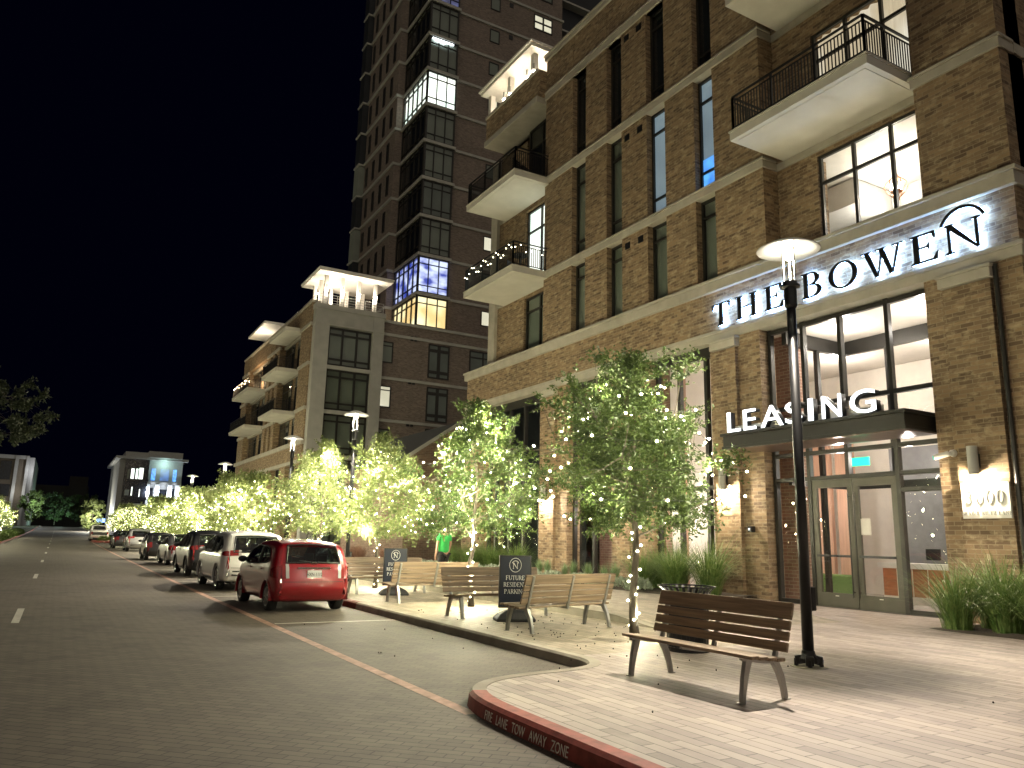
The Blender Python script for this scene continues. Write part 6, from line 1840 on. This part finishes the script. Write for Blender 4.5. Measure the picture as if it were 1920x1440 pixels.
# ------------------------------------------------------------------ middle block with the white corner and roof pavilion
BK = empty('midrise_block', (0, 0, 0), 0, 'brick middle block with a pale stone corner tower, balconies and a glowing roof pavilion', 'building')
wallpart(BK, 'brick', (17.5, 17.9, 67.0, 96.3, 8.1, 9.4), (17.5, 18.1, 66.9, 70.2, 9.4, 22.2), (18.15, 18.5, 70.2, 78.2, 9.4, 20.4), (17.5, 18.1, 78.2, 79.4, 9.4, 22.2), (17.5, 18.1, 80.3, 81.3, 9.4, 22.2), (17.5, 18.1, 82.2, 83.4, 9.4, 22.2), (18.15, 18.5, 83.4, 93.2, 9.4, 20.4), (17.5, 18.1, 93.2, 96.3, 9.4, 22.2),
    (17.5, 18.1, 67, 69.0, 0, 8.1), (17.5, 18.1, 72.3, 74.4, 0, 8.1), (17.5, 18.1, 78, 80, 0, 8.1), (17.5, 18.1, 84, 86, 0, 8.1), (17.5, 18.1, 90, 92, 0, 8.1), (17.5, 18.1, 95, 96.3, 0, 8.1), (17.55, 18.1, 70.2, 78.2, 20.4, 22.3), (17.55, 18.1, 79.4, 93.2, 20.4, 22.0))
part('shopfront', 'blind_dark', BK, (18.2, 18.4, 67, 96.2, 0, 8.1))
for k in range(22):
    y = 69.3 + k * 1.22
    part('shop_mullion', 'bronze', BK, (18.0, 18.2, y, y + 0.12, 0.2, 8.0))
wallpart(BK, 'brick_dark', (24.05, 40, 66.6, 67.0, 0, 21.4), (24.05, 40, 67.0, 95.8, 0, 21.0), (18.6, 24.0, 66.9, 96, 0, 21.0))
part('stone_band', 'stone', BK, (17.3, 17.95, 66.6, 96.4, 9.4, 9.78)); part('stone_band', 'stone', BK, (17.4, 17.95, 66.7, 96.4, 7.8, 8.1))
for z in (12.75, 16.75, 20.35):
    part('stone_band', 'stone', BK, (17.38, 18.14, 66.8, 70.3, z - 0.3, z), (17.38, 17.6, 78.1, 83.5, z - 0.3, z), (17.38, 17.6, 93.1, 96.4, z - 0.3, z), (17.9, 18.3, 70.3, 78.1, z - 0.28, z - 0.02), (17.9, 18.3, 83.5, 93.1, z - 0.28, z - 0.02))
part('stone_band', 'stone', BK, (17.4, 18.2, 66.8, 96.4, 22.2, 22.4))
for i, (z0, z1) in enumerate(((9.9, 12.4), (12.9, 16.4), (16.9, 20.0))):
    for (a, b) in ((70.4, 73.4), (74.6, 78.0), (84.0, 87.5), (89.0, 92.6)):
        window(BK, fx(18.1), a, b, z0, z1, (0.5,), (0.75,), 0.1, 'pane', 'blind_dark', 0.03 + 0.012, 0.03)
    for (a, b) in ((79.4, 80.3), (81.3, 82.2)):
        window(BK, fx(17.8), a, b, z0, z1, (), (0.78,), 0.08, 'pane', 'blind_dark', 0.14, 0.08)
for z in (12.5, 16.5):
    balcony(BK, 15.75, 18.1, 71.4, 77.4, z, th=0.28)
    b_ = balcony(BK, 15.75, 18.1, 84.0, 92.6, z + 0.1, th=0.28)
part('balcony_roof', 'plaster', BK, (16.2, 18.1, 71.0, 77.4, 20.35, 20.7))
# pale stone corner tower
part('stone_frame', 'stone_grey', BK, (17.63, 18.92, 66.0, 66.9, 0, 21.85)); part('stone_frame', 'stone_grey', BK, (22.98, 24.02, 66.0, 67.6, 0, 21.85)); part('stone_frame', 'stone_grey', BK, (18.92, 22.98, 66.05, 66.9, 20.05, 21.8)); part('stone_frame', 'stone_grey', BK, (17.55, 24.1, 65.9, 67.6, 21.5, 21.95)); part('stone_frame', 'stone_grey', BK, (17.58, 24.06, 65.93, 66.9, 20.05, 20.2))
for (z0, z1) in ((0.3, 4.2), (4.6, 8.2), (8.6, 12.15), (12.5, 16.15), (16.5, 20.0)):
    window(BK, fy(66.35), 18.95, 22.95, z0, z1, (0.333, 0.667), (0.17, 0.82), 0.16, 'pane', 'blind', 0.3, 0.16, mw=0.16)
    part('stone_band', 'stone_grey', BK, (18.93, 22.97, 66.12, 66.6, z1 + 0.01, z1 + 0.33))
for z in (8.1, 12.1, 16.05, 20.2):
    part('stone_band', 'stone_grey', BK, (24.06, 40, 66.45, 66.7, z - 0.14, z + 0.12))
part('stone_band', 'stone_grey', BK, (24.06, 40, 66.4, 66.9, 21.3, 21.55))
for (z0, z1) in ((4.6, 7.6), (8.6, 11.7), (12.4, 15.7), (16.6, 19.9)):
    window(BK, fy(66.5), 28.8, 31.0, z0, z1, (0.5,), (0.18, 0.82), 0.12, 'pane', 'blind_g2', 0.085, 0.099, mw=0.30)
    window(BK, fy(66.5), 24.1, 25.2, z0 + 0.9, z1 - 0.4, (), (0.8,), 0.09, 'pane', 'blind' if z0 != 12.4 else 'lit_cream', 0.085, 0.099)
    window(BK, fy(66.5), 33.2, 36.2, z0, z1, (0.5,), (0.8,), 0.12, 'pane', 'blind_g2', 0.085, 0.099)
    for x in (26.9, 27.3): part('vent', 'black', BK, (x, x + 0.26, 66.5, 66.62, z1 + 0.05, z1 + 0.5))
# its roof pavilion
pr = part('pavilion_roof', 'white', BK, (17.45, 24.35, 65.1, 71.2, 24.75, 24.9), (17.38, 24.42, 65.03, 71.3, 24.9, 25.05))
for x in (18.3, 19.82, 21.35, 22.95):
    for y in (66.3, 69.9): part('pavilion_column', 'white', BK, (x, x + 0.30, y, y + 0.3, 21.85, 24.75))
for y in (67.9,):
    part('pavilion_column', 'white', BK, (18.3, 18.6, y, y + 0.3, 21.85, 24.75))
for (x, y) in ((18.45, 66.15), (19.97, 66.15), (21.5, 66.15), (23.1, 66.15), (18.15, 68.05)):
    column_lamp(BK, x, y, 23.35, 0.08)
for x in (18.9, 20.7, 22.6): point_light('pavilion_light', (x, 66.0, 23.3), 110, (1.0, 0.86, 0.68), 0.1)
point_light('pavilion_light', (19.6, 69.0, 23.3), 110, (1.0, 0.86, 0.68), 0.1); point_light('pavilion_light', (17.9, 68.2, 23.3), 60, (1.0, 0.86, 0.68), 0.1)
g = MB()
for z in (22.15, 22.4, 22.65, 22.9): g.bar((17.7, 66.2, z), (23.9, 66.2, z), 0.03); g.bar((17.75, 66.2, z), (17.75, 71.0, z), 0.03)
for x in np.linspace(17.75, 23.9, 8): g.bar((float(x), 66.2, 21.9), (float(x), 66.2, 22.9), 0.035)
g.build('roof_railing', MAT['steel'], BK)
g = MB()
for z in (22.65, 22.85, 23.05): g.bar((17.9, 74.0, z), (17.9, 79.0, z), 0.03); g.bar((17.9, 69.2, z), (17.9, 72.0, z), 0.03)
g.build('roof_railing', MAT['steel'], BK)
part('pavilion_roof', 'white', BK, (16.9, 19.5, 84.0, 92.5, 24.2, 24.45)); part('pavilion_column', 'white', BK, (18.8, 19.2, 84.6, 85.0, 22.0, 24.2)); part('pavilion_column', 'white', BK, (18.8, 19.2, 91.4, 91.8, 22.0, 24.2))
point_light('pavilion_light', (17.6, 88, 22.9), 160, (1.0, 0.86, 0.68), 0.1)
# warm party lights on the far upper balcony
gl_ = [(15.85 + 0.1 * random.random(), 84.4 + i * 0.28 , 17.55 + 0.5 * random.random()) for i in range(29)]
o = bpy.data.objects.new('string_lights', bulbs_mesh('string_lights', gl_, 0.09, emit('party_glow', (1.0, 0.75, 0.42), 20))); COL.objects.link(o)
tag(o, 'blazing warm party lights along the far upper balcony of the middle block', 'string lights')
point_light('party_light', (16.9, 88.5, 18.4), 220, (1.0, 0.70, 0.42), 0.2)

# ------------------------------------------------------------------ gabled brick house in the gap
GH = empty('gabled_house', (0, 0, 0), 0, 'low gabled brick house with a dark metal roof between the two blocks', 'house')
yg, yb_ = 41.0, 52.0
g = MB(); out = [(16.7, 0.1), (23.1, 0.1), (23.1, 6.05), (19.9, 8.25), (16.7, 6.05)]
g.prism(out, yg, yb_, lambda a, b, d: (a, d, b)); g.build('wall', MAT['brick_quoin_d'], GH)
for sx in (-1, 1):
    r = MB(); e = 0.35
    A = (19.9, 8.30); B_ = (19.9 + sx * (3.2 + 0.4), 6.05 - 0.22)
    r.prism([A, B_, (B_[0], B_[1] + 0.12), (A[0], A[1] + 0.14)], yg - e, yb_ + e, lambda a, b, d: (a, d, b)); r.build('roof', MAT['roof_metal'], GH)
    r = MB(); r.prism([(A[0], A[1] - 0.03), (B_[0], B_[1] - 0.03), (B_[0], B_[1] + 0.20), (A[0], A[1] + 0.20)], yg - e - 0.05, yg - e - 0.004, lambda a, b, d: (a, d, b)); r.build('verge_board', MAT['stone_grey'], GH)
# ------------------------------------------------------------------ far end of the street
FB = empty('floodlit_building', (0, 0, 0), 0, 'far pale four storey building with white floodlit columns at the end of the street', 'building')
M_fst = mat('far_pale_stone', (0.34, 0.34, 0.33), 0.8, var=0.1)
M_fgl = mat('far_dark_glass', (0.012, 0.014, 0.018), 0.2, var=0.2)
fz = gz(180)
wallpart(FB, M_fst, (9.75, 22.0, 181, 212, 0, fz + 15.4))
part('roof', M_fst, FB, (8.9, 22.9, 179.6, 213, fz + 15.4, fz + 15.9)); part('roof', M_fst, FB, (10.6, 15.1, 180.2, 200, fz + 15.9, fz + 16.9)); part('roof', M_fst, FB, (15.0, 21.6, 179.2, 200, fz + 15.9, fz + 17.2))
part('dark_bay', M_fgl, FB, (10.75, 15.3, 179.9, 181.2, 0.5, fz + 15.35))
for i, z in enumerate((fz + 3.4, fz + 7.2, fz + 11.0)):
    part('floor_slab', M_fgl, FB, (10.7, 15.4, 179.5, 180, z - 0.25, z + 0.25))
for (x0, x1, z0, z1, m) in ((12.0, 12.6, 11.6, 14.0, 'lit_cool'), (12.9, 13.3, 11.6, 14.0, 'lit_cool'), (13.5, 14.3, 11.5, 14.2, 'lit_cool'), (11.3, 11.7, 11.8, 13.8, 'blind'), (11.2, 14.9, 6.6, 6.8, 'blind'), (11.0, 12.5, 4.6, 6.3, 'blind'), (13.0, 14.0, 4.4, 6.4, 'lit_cool'), (14.0, 14.9, 4.6, 5.4, 'lit_cool'), (12.4, 12.6, 8.4, 10.2, 'lit_cool'), (13.9, 14.05, 8.2, 9.8, 'lit_cool'), (11.2, 12.0, 8.4, 9.6, 'blind')):
    part('lit_window', m, FB, (x0, x1, 179.82, 179.88, fz + z0 - 0.6, fz + z1 - 0.6))
for (x0, x1, m) in ((15.95, 16.75, 'screen_blue'), (17.7, 19.4, 'blue_dim'), (20.2, 20.9, 'screen_blue')):
    part('lit_window', m, FB, (x0, x1, 180.9, 180.98, fz + 11.2, fz + 13.7))
part('window', M_fgl, FB, (17.6, 19.3, 180.9, 180.97, fz + 0.4, fz + 9.4)); part('window', M_fgl, FB, (15.9, 16.6, 180.9, 180.97, fz + 0.4, fz + 9.6)); part('window', M_fgl, FB, (20.1, 20.8, 180.9, 180.97, fz + 0.4, fz + 9.6))
part('stone_band', M_fst, FB, (15.2, 21.6, 180.3, 181, fz + 10.5, fz + 10.9))
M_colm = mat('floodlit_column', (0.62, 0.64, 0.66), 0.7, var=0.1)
for x in (15.0, 16.9, 19.35, 20.95):
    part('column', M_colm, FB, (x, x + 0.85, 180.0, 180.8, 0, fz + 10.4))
    part('column_lamp', 'white_glow', FB, (x + 0.2, x + 0.65, 179.55, 179.75, fz + 9.4, fz + 9.7))
    point_light('column_flood', (x + 0.42, 179.3, fz + 8.6), 260, (0.80, 0.88, 1.0), 0.2)
    point_light('column_flood', (x + 0.42, 179.3, fz + 4.0), 200, (0.80, 0.88, 1.0), 0.2)
for y in (184, 190): point_light('column_flood', (8.9, y, fz + 4.0), 420, (0.80, 0.88, 1.0), 0.2)
point_light('soffit_light', (18.2, 179.4, fz + 14.6), 170, (0.6, 1.0, 0.92), 0.2)

LBD = empty('dim_building', (0, 0, 0), 0, 'dim building with pale pilasters at the left frame edge', 'building')
lz = gz(255)
wallpart(LBD, mat('dim_brick', (0.12, 0.10, 0.075), 0.9, var=0.15), (-40, -9.2, 255, 300, 0, lz + 18.5))
for (x0, x1) in ((-9.6, -8.9), (-12.2, -11.4)): part('pilaster', M_fst, LBD, (x0, x1, 254.4, 255.2, 0, lz + 19.2))
part('side_wall', M_fst, LBD, (-9.2, -7.6, 255.5, 300, 0, lz + 18.9)); part('parapet', M_fst, LBD, (-40, -9.0, 254.6, 255.4, lz + 18.3, lz + 19.3))
part('window', M_fgl, LBD, (-15.5, -12.9, 254.8, 255.05, lz + 12.5, lz + 17.6)); part('window', M_fgl, LBD, (-15.5, -12.6, 254.8, 255.05, lz + 8.0, lz + 11.2))
part('lit_window', 'lit_cool', LBD, (-14.7, -13.9, 254.75, 254.85, lz + 4.2, lz + 6.8)); part('lit_window', 'lit_cool', LBD, (-13.7, -12.9, 254.75, 254.85, lz + 4.2, lz + 6.8))
point_light('wall_flood', (-7.0, 252, lz + 15), 420, (0.95, 0.97, 1.0), 0.3); point_light('wall_flood', (-6.4, 262, lz + 8), 500, (0.95, 0.97, 1.0), 0.3); point_light('wall_flood', (-10.8, 252, lz + 9), 220, (0.95, 0.95, 0.9), 0.3)

SKB = empty('distant_office', (0, 0, 0), 0, 'very dark distant block on the skyline behind the far trees', 'building')
M_sky = mat('night_dark_wall', (0.012, 0.011, 0.010), 0.95, var=0.1)
wallpart(SKB, M_sky, (-12, 8.5, 330, 360, 0, 17.5)); part('stair_tower', M_sky, SKB, (2.0, 8.0, 329, 345, 0, 21.0))

def dark_tree(x, y, z, th, ch, R0, seed, label, m, n=9000, lw=0.10, ll=0.2, ncl=130, group=None):
    T = tree_proto(seed, th, ch, R0, 1, ncl, n, lw, ll, 0.55)
    s = empty('street_tree', (x, y, z), 0, label, 'tree', group)
    t = T.trunk.build('trunk', MAT['bark'], s, smooth=True); t.scale = (1, 1, 1)
    np_mesh('crown', T.leaf_v, T.leaf_q, MAT[m], s)
    return s
dark_tree(-6.3, 60, gz(60), 6.6, 4.6, 4.7, 44, 'big unlit dark tree leaning in at the left frame edge', 'leaf_night', 16000, 0.13, 0.26, 200)
dark_tree(10.9, 37.5, wzz(37), 1.6, 3.6, 1.7, 45, 'unlit dark evergreen between the lit oaks by the middle block', 'leaf_dark', 8000, 0.05, 0.11)
dark_tree(-1.0, 290, 3.0, 1.6, 8.0, 5.0, 46, 'dark round tree past the end of the street', 'leaf_dark', 5000, 0.3, 0.6, 90)
dark_tree(7.2, 300, 3.0, 1.6, 8.5, 5.5, 48, 'second dark round tree past the end of the street', 'leaf_dark', 5000, 0.3, 0.6, 90)
dark_tree(-6.4, 240, 2.2, 1.6, 7.5, 2.8, 49, 'grey green tree just right of the left lit oaks', 'leaf', 4000, 0.25, 0.5, 80)
dark_tree(6.6, 200, gz(200), 0.6, 6.4, 2.4, 47, 'pale cone shaped tree glowing at the far end of the street', 'leaf_far', 5000, 0.16, 0.32, 110)
point_light('tree_flood', (6.0, 196, gz(200) + 3.0), 2600, (1.0, 0.97, 0.8), 0.3); point_light('tree_flood', (0.5, 284, 4.0), 1800, (0.6, 1.0, 0.8), 0.3); point_light('tree_flood', (-5.6, 236, 8.0), 1200, (0.9, 1.0, 1.0), 0.3)
# blue lit kiosk canopy past the pickup
kc = part('kiosk_canopy', emit('blue_canopy', (0.25, 0.45, 1.0), 2.0), None, (8.0, 11.4, 215, 217, gz(215) + 2.0, gz(215) + 2.9), bevel=0.1); tag(kc, 'small blue lit canopy past the pickup at the end of the street', 'canopy')

# left kerb, hedge, island
g = MB()
for a, b in zip(YS[5:-1], YS[6:]):
    g.quad((-4.55, a, gz(a) + 0.15), (-4.38, a, gz(a) + 0.15), (-4.38, b, gz(b) + 0.15), (-4.55, b, gz(b) + 0.15)); g.quad((-4.38, a, gz(a) + 0.15), (-4.36, a, gz(a) - 0.05), (-4.36, b, gz(b) - 0.05), (-4.38, b, gz(b) + 0.15))
tag(g.build('kerb', M_red, fix=False), kind='structure')
g = MB()
for a, b in zip(YS[5:-1], YS[6:]): g.quad((-30, a, gz(a) + 0.14), (-4.55, a, gz(a) + 0.14), (-4.55, b, gz(b) + 0.14), (-30, b, gz(b) + 0.14))
tag(g.build('verge', mat('dark_turf', (0.045, 0.06, 0.025), 0.95, var=0.4, scale=2), fix=False), kind='structure')
v_, q_ = leafy(700, 0.9, 0.75, 0.10, 0.2, 77, 0.4)
for i, y in enumerate(np.arange(58, 150, 1.7)):
    if 'hedge' not in LV: o = np_mesh('hedge_shrub', v_, q_, MAT['leaf']); LV['hedge'] = o.data
    else: o = bpy.data.objects.new('hedge_shrub', LV['hedge']); COL.objects.link(o)
    o.location = (-5.35, float(y), gz(y) + 0.14); o.rotation_euler = (0, 0, i * 1.3)
    tag(o, 'clipped green shrub in the hedge row along the left red kerb', 'shrub', 'hedge shrubs along the left kerb')
g = MB()
pts_ = [(6.2, 100.0), (5.2, 99.4), (4.2, 99.8), (3.75, 101.0), (3.7, 116), (6.2, 116)]
n_ = len(pts_)
g.poly([(x, y, gz(y) + 0.16) for x, y in pts_]); 
for i in range(n_):
    a, b = pts_[i], pts_[(i + 1) % n_]; g.quad((*a, gz(a[1]) - 0.05), (*b, gz(b[1]) - 0.05), (*b, gz(b[1]) + 0.16), (*a, gz(a[1]) + 0.16))
tag(g.build('kerb_island', M_red), kind='structure')
for i, (x, y) in enumerate(((5.6, 101.2), (4.9, 102.6), (5.7, 104.0), (5.8, 113.5), (4.6, 100.9))):
    leafy_plant('islandshrub', 'island_shrub', x, y, gz(y) + 0.16, i, 0.9, 'low green shrub on the red kerbed island behind the silver SUV', 'shrub', 'shrubs on the kerb island', 'grass_blade', n=500, r=0.6, h=0.6, lw=0.06, ll=0.16, seed=91)
